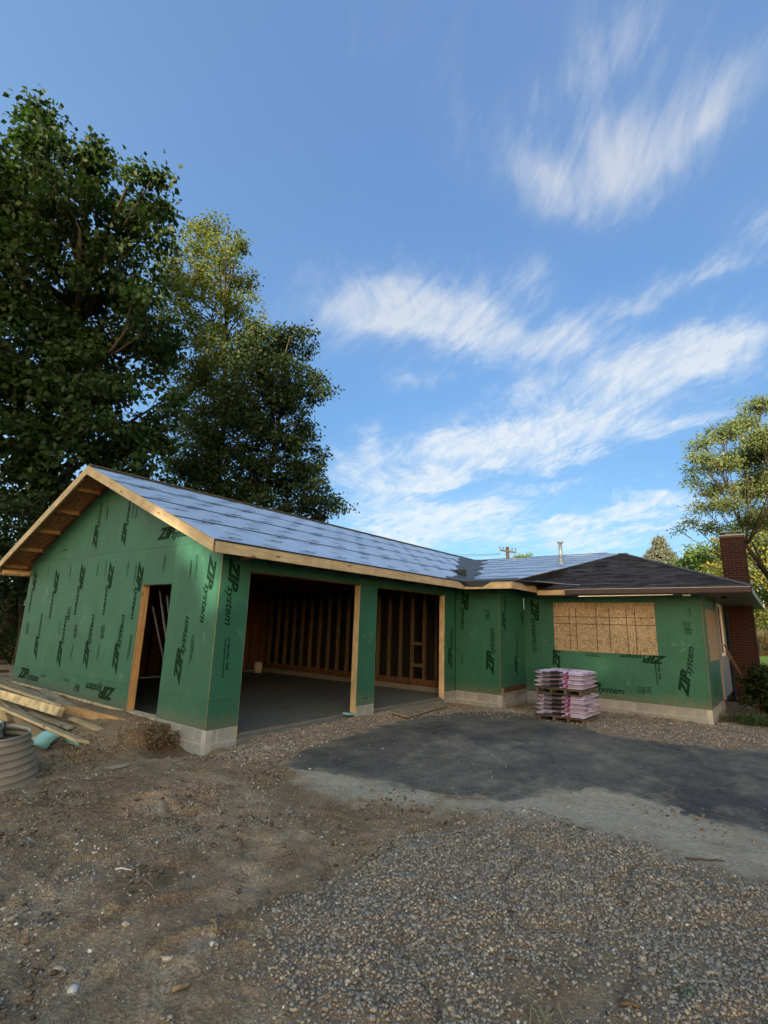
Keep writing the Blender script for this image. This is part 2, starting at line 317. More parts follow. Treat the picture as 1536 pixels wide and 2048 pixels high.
# ------------------------------------------------------------------ mesh helpers
def tagp(o, label=None, cat=None, group=None, kind=None):
    for k, v in (('label', label), ('category', cat), ('group', group), ('kind', kind)):
        if v: o[k] = v
    return o
def link(name, me, parent=None, loc=None, mtx=None):
    o = bpy.data.objects.new(name, me); COL.objects.link(o)
    if parent: o.parent = parent
    if mtx is not None: o.matrix_basis = mtx
    elif loc is not None: o.location = loc
    return o
def empty(name, loc=(0,0,0), rz=0):
    o = bpy.data.objects.new(name, None); COL.objects.link(o); o.location = loc; o.rotation_euler = (0, 0, rz); o.empty_display_size = .1; return o
def mesh(vs_, fs, mats, mi=None, smooth=False):
    me = bpy.data.meshes.new('m'); me.from_pydata([tuple(v) for v in vs_], [], fs)
    for m_ in (mats if isinstance(mats, (list, tuple)) else [mats]): me.materials.append(M[m_])
    if mi is not None: me.polygons.foreach_set('material_index', mi)
    if smooth: me.polygons.foreach_set('use_smooth', [True]*len(me.polygons))
    me.update(); return me
BOXF = [(0,3,2,1),(4,5,6,7),(0,1,5,4),(1,2,6,5),(2,3,7,6),(3,0,4,7)]
def boxv(x0, x1, y0, y1, z0, z1): return [(x0,y0,z0),(x1,y0,z0),(x1,y1,z0),(x0,y1,z0),(x0,y0,z1),(x1,y0,z1),(x1,y1,z1),(x0,y1,z1)]
def boxmesh(lx, ly, lz, mat_, bev=0.004):
    bm = bmesh.new(); bmesh.ops.create_cube(bm, size=1); bmesh.ops.scale(bm, vec=(lx, ly, lz), verts=bm.verts)
    if bev: bmesh.ops.bevel(bm, geom=bm.edges[:], offset=bev, segments=1, affect='EDGES')
    me = bpy.data.meshes.new('m'); bm.to_mesh(me); bm.free(); me.materials.append(M[mat_]); return me
def box(name, x0, x1, y0, y1, z0, z1, mat_, parent=None, bev=.003):
    """axis-aligned box whose local X runs along its longest side (for wood grain)"""
    dx, dy, dz_ = x1-x0, y1-y0, z1-z0; c = Vector(((x0+x1)/2, (y0+y1)/2, (z0+z1)/2))
    if dz_ >= dx and dz_ >= dy: me = boxmesh(dz_, dy, dx, mat_, bev); R_ = Matrix.Rotation(-math.pi/2, 4, 'Y')
    elif dy >= dx: me = boxmesh(dy, dx, dz_, mat_, bev); R_ = Matrix.Rotation(math.pi/2, 4, 'Z')
    else: me = boxmesh(dx, dy, dz_, mat_, bev); R_ = Matrix.Identity(4)
    return link(name, me, parent, mtx=Matrix.Translation(c) @ R_)
def beam(name, p0, p1, w_, t_, mat_, parent=None, roll=0, bev=.003, upv=(0,0,1)):
    "board from p0 to p1 (centre line), w_ across, t_ thick"
    p0, p1 = Vector(p0), Vector(p1); d = p1-p0; L_ = d.length; d.normalize(); up_ = Vector(upv)
    s = up_.cross(d)
    if s.length < 1e-4: s = Vector((0, 1, 0))
    s.normalize(); u_ = d.cross(s)
    mt = Matrix((d, s, u_)).transposed().to_4x4() @ Matrix.Rotation(roll, 4, 'X'); mt.translation = (p0+p1)/2
    return link(name, boxmesh(L_, w_, t_, mat_, bev), parent, mtx=mt)
def prism(name, poly, n, t_, mat_, parent=None, frame=None, mats=None):
    """flat polygon (world pts) thickened by t_ along -n; local frame: x,y in plane"""
    n = Vector(n).normalized(); o_ = Vector(poly[0]) if frame is None else Vector(frame[0])
    ex = (Vector(poly[1])-Vector(poly[0])).normalized() if frame is None else Vector(frame[1]).normalized()
    ey = n.cross(ex).normalized()
    P = [((Vector(p)-o_).dot(ex), (Vector(p)-o_).dot(ey)) for p in poly]; k = len(P)
    ar = sum(P[i][0]*P[(i+1)%k][1]-P[(i+1)%k][0]*P[i][1] for i in range(k))
    if ar < 0: P = P[::-1]
    v = [(a, b, 0) for a, b in P]+[(a, b, -t_) for a, b in P]
    f = [tuple(range(k)), tuple(range(2*k-1, k-1, -1))]+[(i, k+i, k+(i+1)%k, (i+1)%k) for i in range(k)]
    ml = mats or [mat_]; me = mesh(v, f, ml, [0, 0]+[len(ml)-1]*k)
    mt = Matrix((ex, ey, n)).transposed().to_4x4(); mt.translation = o_
    return link(name, me, parent, mtx=mt)
def clip(poly, a, b, c):
    "keep a*x+b*y<=c"
    out = []
    for i in range(len(poly)):
        p, q = poly[i], poly[(i+1) % len(poly)]; fp, fq = a*p[0]+b*p[1]-c, a*q[0]+b*q[1]-c
        if fp <= 0: out.append(p)
        if (fp < 0 < fq) or (fq < 0 < fp):
            s = fp/(fp-fq); out.append((p[0]+s*(q[0]-p[0]), p[1]+s*(q[1]-p[1])))
    return out
def area(p): return abs(sum(p[i][0]*p[(i+1)%len(p)][1]-p[(i+1)%len(p)][0]*p[i][1] for i in range(len(p))))/2
def tube(pts, rads, k=7, mat_='bark', cap=True):
    "returns verts, faces of a tapered tube"
    V, F = [], []; n_ = len(pts)
    for i, (p, r_) in enumerate(zip(pts, rads)):
        d = (Vector(pts[min(i+1, n_-1)])-Vector(pts[max(i-1, 0)])).normalized()
        s = d.cross(Vector((0, 0, 1))); s = s if s.length > .05 else d.cross(Vector((1, 0, 0))); s.normalize(); u_ = s.cross(d)
        for j in range(k):
            a_ = 2*math.pi*j/k; V.append(Vector(p)+(s*math.cos(a_)+u_*math.sin(a_))*r_)
    for i in range(n_-1):
        for j in range(k): F.append((i*k+j, i*k+(j+1)%k, (i+1)*k+(j+1)%k, (i+1)*k+j))
    if cap: F.append(tuple(range(k))[::-1]); F.append(tuple(range((n_-1)*k, n_*k)))
    return V, F
class Acc:
    def __init__(s): s.v = []; s.f = []
    def add(s, VF):
        o = len(s.v); s.v += VF[0]; s.f += [tuple(i+o for i in f) for f in VF[1]]
    def obj(s, name, mat_, parent=None, smooth=True, loc=None):
        return link(name, mesh(s.v, s.f, mat_, smooth=smooth), parent, loc=loc)
def bigmesh(V, F, mat_, tone=None, smooth=False):
    "numpy verts (n,3), faces (m,k)"
    me = bpy.data.meshes.new('m'); nv, (nf, k) = len(V), F.shape
    me.vertices.add(nv); me.vertices.foreach_set('co', np.ascontiguousarray(V, np.float32).ravel())
    me.loops.add(nf*k); me.loops.foreach_set('vertex_index', np.ascontiguousarray(F, np.int32).ravel())
    me.polygons.add(nf); me.polygons.foreach_set('loop_start', np.arange(0, nf*k, k, dtype=np.int32))
    try: me.polygons.foreach_set('loop_total', np.full(nf, k, np.int32))
    except Exception: pass
    if smooth: me.polygons.foreach_set('use_smooth', np.ones(nf, bool))
    if tone is not None:
        a_ = me.attributes.new('tone', 'FLOAT', 'POINT'); a_.data.foreach_set('value', np.ascontiguousarray(tone, np.float32))
    me.materials.append(M[mat_]); me.update(calc_edges=True); return me

# ------------------------------------------------------------------ numpy noise
def hash2(i, j, s=0):
    h = (i.astype(np.int64)*374761393 + j.astype(np.int64)*668265263 + s*1442695041) & 0xffffffff
    h = ((h ^ (h >> 13))*1274126177) & 0xffffffff; h ^= h >> 16
    return (h & 0xffff)/65535.0
def vnoise(x, y, s=0):
    i, j = np.floor(x), np.floor(y); fx, fy = x-i, y-j; fx = fx*fx*(3-2*fx); fy = fy*fy*(3-2*fy)
    a_, b_, c_, d_ = hash2(i, j, s), hash2(i+1, j, s), hash2(i, j+1, s), hash2(i+1, j+1, s)
    return (a_*(1-fx)+b_*fx)*(1-fy)+(c_*(1-fx)+d_*fx)*fy
def fbm(x, y, sc, o=4, s=0, g=.5):
    t_, a_, n_ = 0, 1, 0
    for k in range(o): t_ = t_+a_*(vnoise(x*sc*2**k+13.7*k, y*sc*2**k+7.1*k, s+k)-.5); n_ += a_; a_ *= g
    return t_/n_*2
def sdpoly(x, y, poly):
    "signed distance, negative inside"
    d = np.full(x.shape, 1e9); ins = np.zeros(x.shape, bool); k = len(poly)
    for i in range(k):
        (x0, y0), (x1, y1) = poly[i], poly[(i+1) % k]; ex, ey = x1-x0, y1-y0
        t_ = np.clip(((x-x0)*ex+(y-y0)*ey)/(ex*ex+ey*ey+1e-12), 0, 1)
        d = np.minimum(d, np.hypot(x-x0-t_*ex, y-y0-t_*ey))
        c_ = ((y0 > y) != (y1 > y)); with_ = (x1-x0)*(y-y0)/((y1-y0) if y1 != y0 else 1e-9)+x0
        ins ^= c_ & (x < with_)
    return np.where(ins, -d, d)
def sstep(a_, b_, v): t_ = np.clip((v-a_)/(b_-a_), 0, 1); return t_*t_*(3-2*t_)
GZ = -.30
def gp(lst, z=GZ): return [tuple(on(px, py, 'z', z)[:2]) for px, py in lst]

# ------------------------------------------------------------------ terrain
ASPH = gp([(570,1530),(615,1494),(720,1468),(840,1432),(940,1420),(1040,1428),(1160,1452),(1230,1470),(1380,1490),(1536,1503)])+[(9.5,-9.5),(9.5,-16),(1.5,-16),(1.2,-8.5)]+gp([(1536,1680),(1420,1650),(1330,1610),(1180,1580),(1100,1592),(1020,1605),(900,1592),(780,1572),(690,1550)])
SAND = gp([(600,1530),(700,1550),(900,1592),(1040,1600),(1180,1572),(1330,1605),(1536,1672)])+[(.9,-8.5),(.3,-8.6)]+gp([(1536,1760),(1380,1720),(1220,1672),(1100,1640),(980,1625),(860,1612),(720,1590),(600,1560)])
GRAV = gp([(520,1960),(560,1880),(650,1800),(760,1720),(830,1680),(900,1640),(980,1628),(1100,1645),(1220,1678),(1380,1730),(1536,1775)])+[(-.3,-8.2),(-2.2,-7.6)]+gp([(1536,2080),(1300,2070),(1000,2090),(720,2080),(600,2060)])
GRAVHOLE = gp([(1010,1985),(1080,1950),(1200,1945),(1300,1975),(1290,2070),(1150,2090),(1010,2060)])
GST = gp([(465,1500),(478,1488),(705,1433),(780,1425),(895,1412),(1000,1416),(1075,1428),(1000,1434),(900,1430),(800,1440),(720,1462),(640,1488),(590,1506),(520,1520),(470,1516)])
GHS = gp([(1060,1415),(1200,1420),(1422,1442),(1480,1448),(1536,1470),(1536,1500),(1380,1488),(1230,1468),(1190,1458),(1070,1436)])
LAWN = [(17.5,-5.2),(25.5,-4.6),(25.5,300),(600,300),(600,-400),(17,-200)]
def masks(x, y):
    nz = fbm(x, y, 1.1, 5, 3, .6)*.50; nf = fbm(x, y, 5, 4, 9, .65)*.22
    asp = sdpoly(x, y, ASPH)+nz*.22+nf*.8
    sand = 1-sstep(-.16, .30, sdpoly(x, y, SAND)+nz*.6+nf*1.2)
    g1 = sdpoly(x, y, GRAV)+nz*.5; g1 = np.maximum(g1, -(sdpoly(x, y, GRAVHOLE)+nz*.3))
    g2 = sdpoly(x, y, GST)+nf*.8; g3 = sdpoly(x, y, GHS)+nf
    g = np.minimum(np.minimum(g1, g2), g3)
    lawn = 1-sstep(-.4, .3, sdpoly(x, y, LAWN)+nz)
    return asp, sand, g, lawn
PITC = (-.30, .72)
RUTS = [(gp([(250,1810),(420,1770),(560,1740),(700,1690),(860,1655),(985,1632)]), .035), (gp([(60,1650),(200,1615),(330,1590),(420,1600)]), .02), (gp([(600,1620),(700,1640),(840,1660)]), .02), (gp([(150,1960),(330,1900),(480,1870)]), .02)]
def height(x, y):
    z = GZ + fbm(x, y, .35, 3, 1)*.035
    asp, sand, g, lawn = masks(x, y)
    off = sstep(-.15, .25, asp)
    rough = off*(1-lawn)*(.25+.75*(1-sand*.8))
    near = np.exp(-((x+2)**2+(y+3)**2)/60)
    z = z + rough*(fbm(x, y, 1.6, 4, 5)*.050 + fbm(x, y, 7, 4, 11, .65)*.030)
    # churned ruts running across the dirt
    r1 = np.abs(fbm(x*.7+y*.5, y*.9-x*.3, 1.3, 3, 21)); z = z - rough*.035*np.exp(-(r1/.05)**2)*near
    for pl_, dp in RUTS:
        d_ = np.full(x.shape, 9.0)
        for (x0, y0), (x1, y1) in zip(pl_[:-1], pl_[1:]):
            ex, ey = x1-x0, y1-y0; t_ = np.clip(((x-x0)*ex+(y-y0)*ey)/(ex*ex+ey*ey), 0, 1); d_ = np.minimum(d_, np.hypot(x-x0-t_*ex, y-y0-t_*ey))
        d_ = d_+fbm(x, y, 2.2, 3, 91)*.12; z = z + dp*(-np.exp(-(d_/.045)**2)+.8*np.exp(-((d_-.10)/.06)**2))*near
    z = z + .05*(1-sstep(-.5, .2, g))*(1-sstep(4, 5, x))  # heaped gravel
    # bank of soil against the gable wall, ending in a broken face by the dug corner
    bank = sstep(-1.5, -.25, x)*(1-sstep(.0, .3, x))*sstep(.78, .98, y+fbm(x, y, 4, 3, 31)*.12)*(1-sstep(7.5, 9.5, y))
    z = z + bank*(.24-.05*sstep(3, 8, y))
    z = z + .05*sstep(-2.2, -.8, x)*(1-sstep(-.2, .2, x))*sstep(.2, .9, y)*(1-sstep(7, 9, y))
    pit = np.exp(-(((x-PITC[0])/.34)**2+((y-PITC[1]+.22)/.34)**2)); z = z - .10*pit
    foot = sstep(-.5, -.05, x)*(1-sstep(.0, .2, x))*(1-sstep(.3, .7, y))*sstep(-.6, -.1, y); z = z - .05*foot
    z = z + .04*sstep(-.35, 0, y)*(1-sstep(0, .3, y))*sstep(.6, 1.2, x)*(1-sstep(7, 7.3, x))
    z = z + lawn*.0
    far = np.hypot(x-5, y); z = z + sstep(60, 400, far)*(-1.0)
    # below the slab and the house
    return z
def axis(lo, f0, f1, hi, st, g=1.09):
    a_ = list(np.arange(f0, f1+1e-6, st)); s = st; b_ = a_[0]
    left = []
    while b_ > lo: s = s*g; b_ -= s; left.append(b_)
    s = st; c_ = a_[-1]; right = []
    while c_ < hi: s = s*g; c_ += s; right.append(c_)
    return np.array(left[::-1]+a_+right)
xs = axis(-700, -4.4, 3.6, 900, .030); ys = axis(-700, -7.6, 1.6, 900, .030)
X, Y = np.meshgrid(xs, ys, indexing='ij'); Z = height(X, Y)
inside = (X > .05) & (X < 30) & (Y > .05) & (Y < 8.0); Z[inside] = np.minimum(Z[inside], -.42)
nx, ny = X.shape; idx = np.arange(nx*ny).reshape(nx, ny)
Fq = np.stack([idx[:-1, :-1], idx[1:, :-1], idx[1:, 1:], idx[:-1, 1:]], -1).reshape(-1, 4)
asp, sand, gmask, lawn = masks(X, Y)
cx_, cy_ = (X[:-1, :-1]+X[1:, 1:])/2, (Y[:-1, :-1]+Y[1:, 1:])/2
af = masks(cx_, cy_)[0].reshape(-1) < 0
VV = np.stack([X, Y, Z], -1).reshape(-1, 3)
mudm = sstep(-1.0, -.3, X)*(1-sstep(0, .2, X))*sstep(.15, .5, Y)*(1-sstep(1.05, 1.3, Y))*.9
def submesh(sel, mat_):
    f = Fq[sel]; u, invx = np.unique(f, return_inverse=True); me = bigmesh(VV[u], invx.reshape(f.shape), mat_, smooth=True)
    for nme, arr in (('sand', sand if mat_ == 'dirt' else np.clip(sstep(-.22, .10, asp+fbm(X, Y, 2.6, 6, 131, .7)*.55)*.75*(.35+.65*sstep(-2.0, -2.8, Y-.0*X)) + sstep(.10, .45, fbm(X+Y*.4, Y*1.8-X*.5, .9, 6, 137, .72))*.32, 0, 1)), ('gravel', (1-sstep(-.3, .3, gmask))), ('lawn', lawn), ('mud', mudm)):
        a_ = me.attributes.new(nme, 'FLOAT', 'POINT'); a_.data.foreach_set('value', np.ascontiguousarray(arr.reshape(-1)[u], np.float32))
    return me
tagp(link('ground', submesh(~af, 'dirt')), kind='structure', label='churned brown dirt ground with sand along the asphalt edge')
tagp(link('driveway', submesh(af, 'asphalt')), kind='structure', label='worn dusty black asphalt driveway in front of the garage')
def hz(x, y): return float(height(np.array([[x]], float), np.array([[y]], float))[0, 0])

# ------------------------------------------------------------------ stones
ico = bmesh.new(); bmesh.ops.create_icosphere(ico, subdivisions=1, radius=1)
IV = np.array([v.co[:] for v in ico.verts]); IF = np.array([[v.index for v in f.verts] for f in ico.faces]); ico.free()
KV = np.array([(-1,-1,-1),(1,-1,-1),(1,1,-1),(-1,1,-1),(-1,-1,1),(1,-1,1),(1,1,1),(-1,1,1)], float)*.66
KF = np.array([t_ for q_ in BOXF for t_ in ((q_[0], q_[1], q_[2]), (q_[0], q_[2], q_[3]))])
def stones(name, pos, size, mat_, tone, flat=.6, emb=.25):
    n_ = len(pos); IV, IF = KV, KF; jit = 1+RNG.uniform(-.45, .35, (n_, len(IV), 3)); sc = np.stack([RNG.uniform(.8, 1.35, n_), RNG.uniform(.6, 1.0, n_), RNG.uniform(flat*.75, flat*1.25, n_)], -1)
    v = IV[None]*jit*sc[:, None, :]*size[:, None, None]
    a_ = RNG.uniform(0, 6.283, n_); b_ = RNG.uniform(-.9, .9, n_)
    y_, z_ = v[..., 1]*np.cos(b_)[:, None]-v[..., 2]*np.sin(b_)[:, None], v[..., 1]*np.sin(b_)[:, None]+v[..., 2]*np.cos(b_)[:, None]
    x_ = v[..., 0]*np.cos(a_)[:, None]-y_*np.sin(a_)[:, None]; y2 = v[..., 0]*np.sin(a_)[:, None]+y_*np.cos(a_)[:, None]
    v = np.stack([x_, y2, z_+(size*(flat-emb))[:, None]], -1)+pos[:, None, :]
    F = (IF[None]+np.arange(n_)[:, None, None]*len(IV)).reshape(-1, 3)
    o = link(name, bigmesh(v.reshape(-1, 3), F, mat_, np.repeat(tone, len(IV)))); o['kind'] = 'stuff'; return o
def scatter(bounds, n_, prob):
    x = RNG.uniform(bounds[0], bounds[1], n_); y = RNG.uniform(bounds[2], bounds[3], n_)
    p = prob(x, y); k = RNG.uniform(0, 1, n_) < p; x, y = x[k], y[k]
    return np.stack([x, y, height(x[:, None], y[:, None])[:, 0]], -1)
def gdens(x, y):
    g = masks(x[:, None], y[:, None])[2][:, 0]; a0 = masks(x[:, None], y[:, None])[0][:, 0]
    return (1-sstep(-.30, .38, g+fbm(x, y, 3, 3, 77)*.2))*np.where(x > .3, 1-.93*sstep(.10, -.12, a0), 1)
p = scatter((-3.6, 1.6, -8.0, -2.6), 115000, lambda x, y: gdens(x, y)*np.clip(1.25-.11*np.hypot(x+4.7, y+6.9), .2, 1)); s = .0055+.0105*RNG.uniform(0, 1, len(p))**1.3*np.where(RNG.uniform(0, 1, len(p)) < .03, 1.9, 1)
tagp(stones('gravel', p, s, 'stone', np.clip(RNG.normal(.45, .19, len(p)), 0, .97)), 'spread of loose grey and tan gravel in the foreground')
p = scatter((0, 7.6, -2.4, .25), 30000, lambda x, y: gdens(x, y)*((y < -.02) | (x > 7.3))); s = RNG.uniform(.009, .019, len(p))
tagp(stones('gravel', p, s, 'stone', np.clip(RNG.normal(.5, .22, len(p)), 0, 1)), 'grey gravel strip along the garage threshold')
p = scatter((6.2, 9.4, -8.4, -1.2), 16000, lambda x, y: gdens(x, y)*((x < 8.86) | (y < -5.5))); s = RNG.uniform(.010, .020, len(p))
tagp(stones('gravel', p, s, 'stone', np.clip(RNG.normal(.45, .22, len(p)), 0, 1)), 'gravel and rubble below the block foundation of the house wall')
def loose(x, y):
    a_, sn, g, lw = [q[:, 0] for q in masks(x[:, None], y[:, None])]
    return np.where(a_ > .05, 1, .03)*(1-.8*sn)*(.10+.9*sstep(-.1, .5, fbm(x, y, .9, 4, 55)+.1))*((x < 0)|(y < 0))
p = scatter((-4.4, 3.0, -7.6, 1.8), 90000, loose); s = .0032+.014*RNG.uniform(0, 1, len(p))**4.0
tagp(stones('pebbles', p, s, 'stone', np.clip(RNG.normal(.5, .25, len(p)), 0, 1), .5, .3), 'pale pebbles scattered over the dirt')
p = scatter((-4.4, 2.6, -7.4, 2.2), 90000, lambda x, y: loose(x, y)*(sstep(.0, .5, fbm(x, y, 1.4, 4, 66)+.15))); s = .004+.024*RNG.uniform(0, 1, len(p))**4.2
tagp(stones('dirt_clods', p, s, 'clod', RNG.uniform(0, 1, len(p)), .55, .25), 'broken clods of brown soil over the churned ground')
# broken soil of the bank's face at the dug corner
n_ = 900; t_ = RNG.uniform(0, 1, n_); yy = .80+RNG.normal(0, .07, n_); xx = RNG.uniform(-.48, -.03, n_)
p = np.stack([xx, yy-.10*t_, np.maximum(height(xx[:, None], (yy)[:, None])[:, 0]-.02, -.40+.30*t_)], -1)
tagp(stones('dirt_clods', p, RNG.uniform(.006, .02, n_), 'clod', np.clip(RNG.normal(.3, .3, n_), 0, 1), .8, .2), 'crumbling dark soil face beside the block foundation corner')
# larger single stones
bigs = [(365,1735,.028),(390,1740,.024),(250,1850,.04),(150,1952,.05),(335,1918,.035),(425,1895,.035),(265,1918,.03),(120,1925,.035),(540,1760,.022),(10,1806,.03),(45,1770,.02),(1345,2010,.02),(1290,1982,.035),(1305,1950,.034),(975,1905,.024),(700,2030,.025),(1050,1936,.022)]
STL = ['upper of two touching pale stones left of the tan root end', 'lower of two touching pale stones left of the tan root end', 'pale flat stone by itself in the middle of the dirt', 'largest pale stone near the bottom left corner', 'pale stone in line with the broken tan root', 'pale stone just below the thick tan root end', 'greyish stone left of the two at the bottom', 'pale stone above the largest one at bottom left', 'lone small pale stone between the root and the gravel', 'pale stone at the very left edge of the dirt', 'small pale stone close to the left edge', 'small pale stone at the lower right in the gravel', 'whitish stone beside the bare patch in the gravel', 'whitish stone at the top rim of the bare gravel patch', 'pale stone at the left rim of the bare gravel patch', 'small pale stone nearest the bottom edge of the gravel', 'small pale stone at the upper edge of the bare gravel patch']
for i, (px, py, s_) in enumerate(bigs):
    g_ = on(px, py, 'z', GZ+.01); z_ = hz(g_.x, g_.y)
    v = IV*(1+RNG.uniform(-.22, .22, (len(IV), 1)))*np.array([1.2, .85, .6])*s_*.75; a_ = RNG.uniform(0, 6); c_, q_ = math.cos(a_), math.sin(a_)
    v = np.stack([v[:, 0]*c_-v[:, 1]*q_, v[:, 0]*q_+v[:, 1]*c_, v[:, 2]], -1)
    o = link('stone', bigmesh(v, IF, 'stone', np.full(len(IV), RNG.uniform(.55, .97))), loc=(g_.x, g_.y, z_+s_*.2))
    tagp(o, STL[i], 'stone', 'larger stones lying on the ground')

# ------------------------------------------------------------------ the house
HW, RL = 8.12, 4.06             # garage depth (gable width), ridge line
OV = .607; S1 = .4037; ZE = 2.72
LX, BD, HX, HY = 7.33, 1.26, 8.90, -5.47
HXE = HX-OV
def Rz(y): return ZE+S1*(y+OV) if y <= RL else ZE+S1*(2*RL+OV-y)
house = empty('house', (0, 0, -.3)); tagp(house, 'single storey house being rebuilt, green sheathed walls with an open two-bay garage wing', 'house')
HM = Matrix.Translation((0, 0, .3)); house_parts = []
def H(o, label=None):
    "make a built piece a child of the house"
    mt = o.matrix_basis.copy(); o.parent = house; o.matrix_basis = HM @ mt
    if label: o['label'] = label
    return o
# ---- printed marks, flat lettering
def textmesh(body, size, shear=0, off=0, mat_='print_ink', align='LEFT'):
    cu = bpy.data.curves.new('t', 'FONT'); cu.body = body; cu.size = size; cu.shear = shear; cu.offset = off; cu.align_x = align; cu.resolution_u = 2
    cu.fill_mode = 'FRONT'
    o = bpy.data.objects.new('t', cu); COL.objects.link(o); dg = bpy.context.evaluated_depsgraph_get(); dg.update()
    me = bpy.data.meshes.new_from_object(o.evaluated_get(dg)); bpy.data.objects.remove(o); me.materials.clear(); me.materials.append(M[mat_]); return me
def joinmeshes(lst, mat_):
    bm = bmesh.new()
    for me, mt in lst:
        b2 = bmesh.new(); b2.from_mesh(me); b2.transform(mt); tmp = bpy.data.meshes.new('x'); b2.to_mesh(tmp); b2.free(); bm.from_mesh(tmp); bpy.data.meshes.remove(tmp)
    me = bpy.data.meshes.new('m'); bm.to_mesh(me); bm.free(); me.materials.append(M[mat_]); return me
# logo: 1 m long, along +x, baseline y=0
tz = textmesh('ZIP', .38, .42, .020); ts = textmesh('system', .30, .42, .006)
wz = max(v.co.x for v in tz.vertices); ws = max(v.co.x for v in ts.vertices)
LOGO = joinmeshes([(tz, Matrix.Diagonal((.50/wz, .66, 1, 1))), (ts, Matrix.Translation((.405, -.012, 0)) @ Matrix.Diagonal((.59/ws, .62, 1, 1)))], 'print_ink')
TRAY = bpy.data.meshes.new('m')
def boxes2d(rs, mat_):
    V, F = [], []
    for (a_, b_, c_, d_) in rs:
        o = len(V); V += [(a_, b_, 0), (c_, b_, 0), (c_, d_, 0), (a_, d_, 0)]; F.append((o, o+1, o+2, o+3))
    return mesh(V, F, mat_)
def words(L_, y, h, seed):
    r_ = random.Random(seed); x = 0; out = []
    while x < L_:
        w__ = r_.uniform(.015, .05); out.append((x, y, min(x+w__, L_), y+h)); x += w__+r_.uniform(.006, .014)
    return out
tsn = textmesh('7/16" STRUCTURAL 1 PANEL', .07, 0, .004); wsn = max(v.co.x for v in tsn.vertices)
FINE = [joinmeshes([(tsn, Matrix.Translation((0, .045, 0)) @ Matrix.Diagonal((.62/wsn, 1, 1, 1))), (boxes2d(words(.75, -.025, .030, 1), 'print_ink'), Matrix.Identity(4))], 'print_ink'),
        joinmeshes([(boxes2d(words(.55, 0, .028, 2), 'print_ink'), Matrix.Identity(4)), (boxes2d(words(.42, .045, .022, 3), 'print_ink'), Matrix.Translation((.05, 0, 0)))], 'print_ink'),
        boxes2d(words(.7, 0, .018, 4)+words(.7, .035, .016, 5)+words(.5, .07, .016, 6), 'print_faint')]
t10 = textmesh('10', .12, 0, .004)
BADGE = joinmeshes([(boxes2d([(0,0,.16,.012),(0,.128,.16,.14),(0,0,.012,.14),(.148,0,.16,.14)]+[(.18,.14-.03*i,.18+.12-.01*(i%2),.152-.03*i) for i in range(5)], 'print_ink'), Matrix.Identity(4)), (t10, Matrix.Translation((.02, .025, 0)))], 'print_ink')
def stamp(panel, me, name, pos, ang, size, fr):
    "pos in world on the wall; fr=(origin, ex, n) of the wall; ang in wall plane"
    o_, ex, n = [Vector(q) for q in fr]; ey = n.cross(ex)
    R_ = Matrix((ex, ey, n)).transposed().to_4x4(); R_.translation = Vector(pos)+n*.0025
    wm = R_ @ Matrix.Rotation(ang, 4, 'Z') @ Matrix.Diagonal((size, size, 1, 1))
    o = link(name, me, panel); o.matrix_basis = panel_world[panel.name].inverted() @ wm
    return o
panel_world = {}
def wallpanels(org, ex, n, rects, holes, topf, name='sheathing_panel', t_=.014):
    """rects in (u, z) wall coords, topf(u) gives clip lines list [(a,b,c)]; holes list of (u0,u1,z0,z1)"""
    org, ex, n = Vector(org), Vector(ex), Vector(n); out = []
    for (u0, u1, z0, z1) in rects:
        pieces = [[u0, u1, z0, z1]]
        for (h0, h1, k0, k1) in holes:
            nw = []
            for (a_, b_, c_, d_) in pieces:
                if h1 <= a_ or h0 >= b_ or k1 <= c_ or k0 >= d_: nw.append([a_, b_, c_, d_]); continue
                if h0 > a_: nw.append([a_, h0, c_, d_])
                if h1 < b_: nw.append([h1, b_, c_, d_])
                m0, m1 = max(a_, h0), min(b_, h1)
                if k0 > c_: nw.append([m0, m1, c_, k0])
                if k1 < d_: nw.append([m0, m1, k1, d_])
            pieces = nw
        for (a_, b_, c_, d_) in pieces:
            g_ = .0016
            P = [(a_+g_, c_+g_), (b_-g_, c_+g_), (b_-g_, d_-g_), (a_+g_, d_-g_)]
            for cl_ in topf: P = clip(P, *cl_)
            if len(P) < 3 or area(P) < .004: continue
            pts = [org+ex*p_[0]+Vector((0, 0, p_[1])) for p_ in P]
            o = prism(name, pts, n, t_, 'zip_green', frame=(org, ex), mats=['zip_green', 'panel_edge']); mt = o.matrix_basis.copy()
            H(o); panel_world[o.name] = mt; out.append((o, P))
    return out
def nearest(panels, u, z):
    best = None
    for o, P in panels:
        us, zs = [p_[0] for p_ in P], [p_[1] for p_ in P]
        d = max(min(us)-u, u-max(us), 0)+max(min(zs)-z, z-max(zs), 0)
        if best is None or d < best[0]: best = (d, o)
    return best[1]
# gable wall: u = -y direction so that text is not mirrored. ex=(0,-1,0), n=(-1,0,0): ey=n x ex=(0,0,1)
FG = ((0, 0, 0), (0, -1, 0), (-1, 0, 0))
D1, D2, DH = 1.41, 2.41, 2.18
rr = []
for k in range(7):
    u1 = -1.22*k; u0 = max(u1-1.22, -HW)
    rr.append((u0, u1, .41, 2.85)); rr.append((u0, u1, 2.85, 5.3))
for k in range(4): rr.append((max(-2.44*(k+1), -HW), -2.44*k, 0, .41))
clips = [(S1, 1, ZE-S1*0+S1*OV-.055+.0)]  # z <= Rz(y)-.055 with y=-u : z + S1*u <= ...
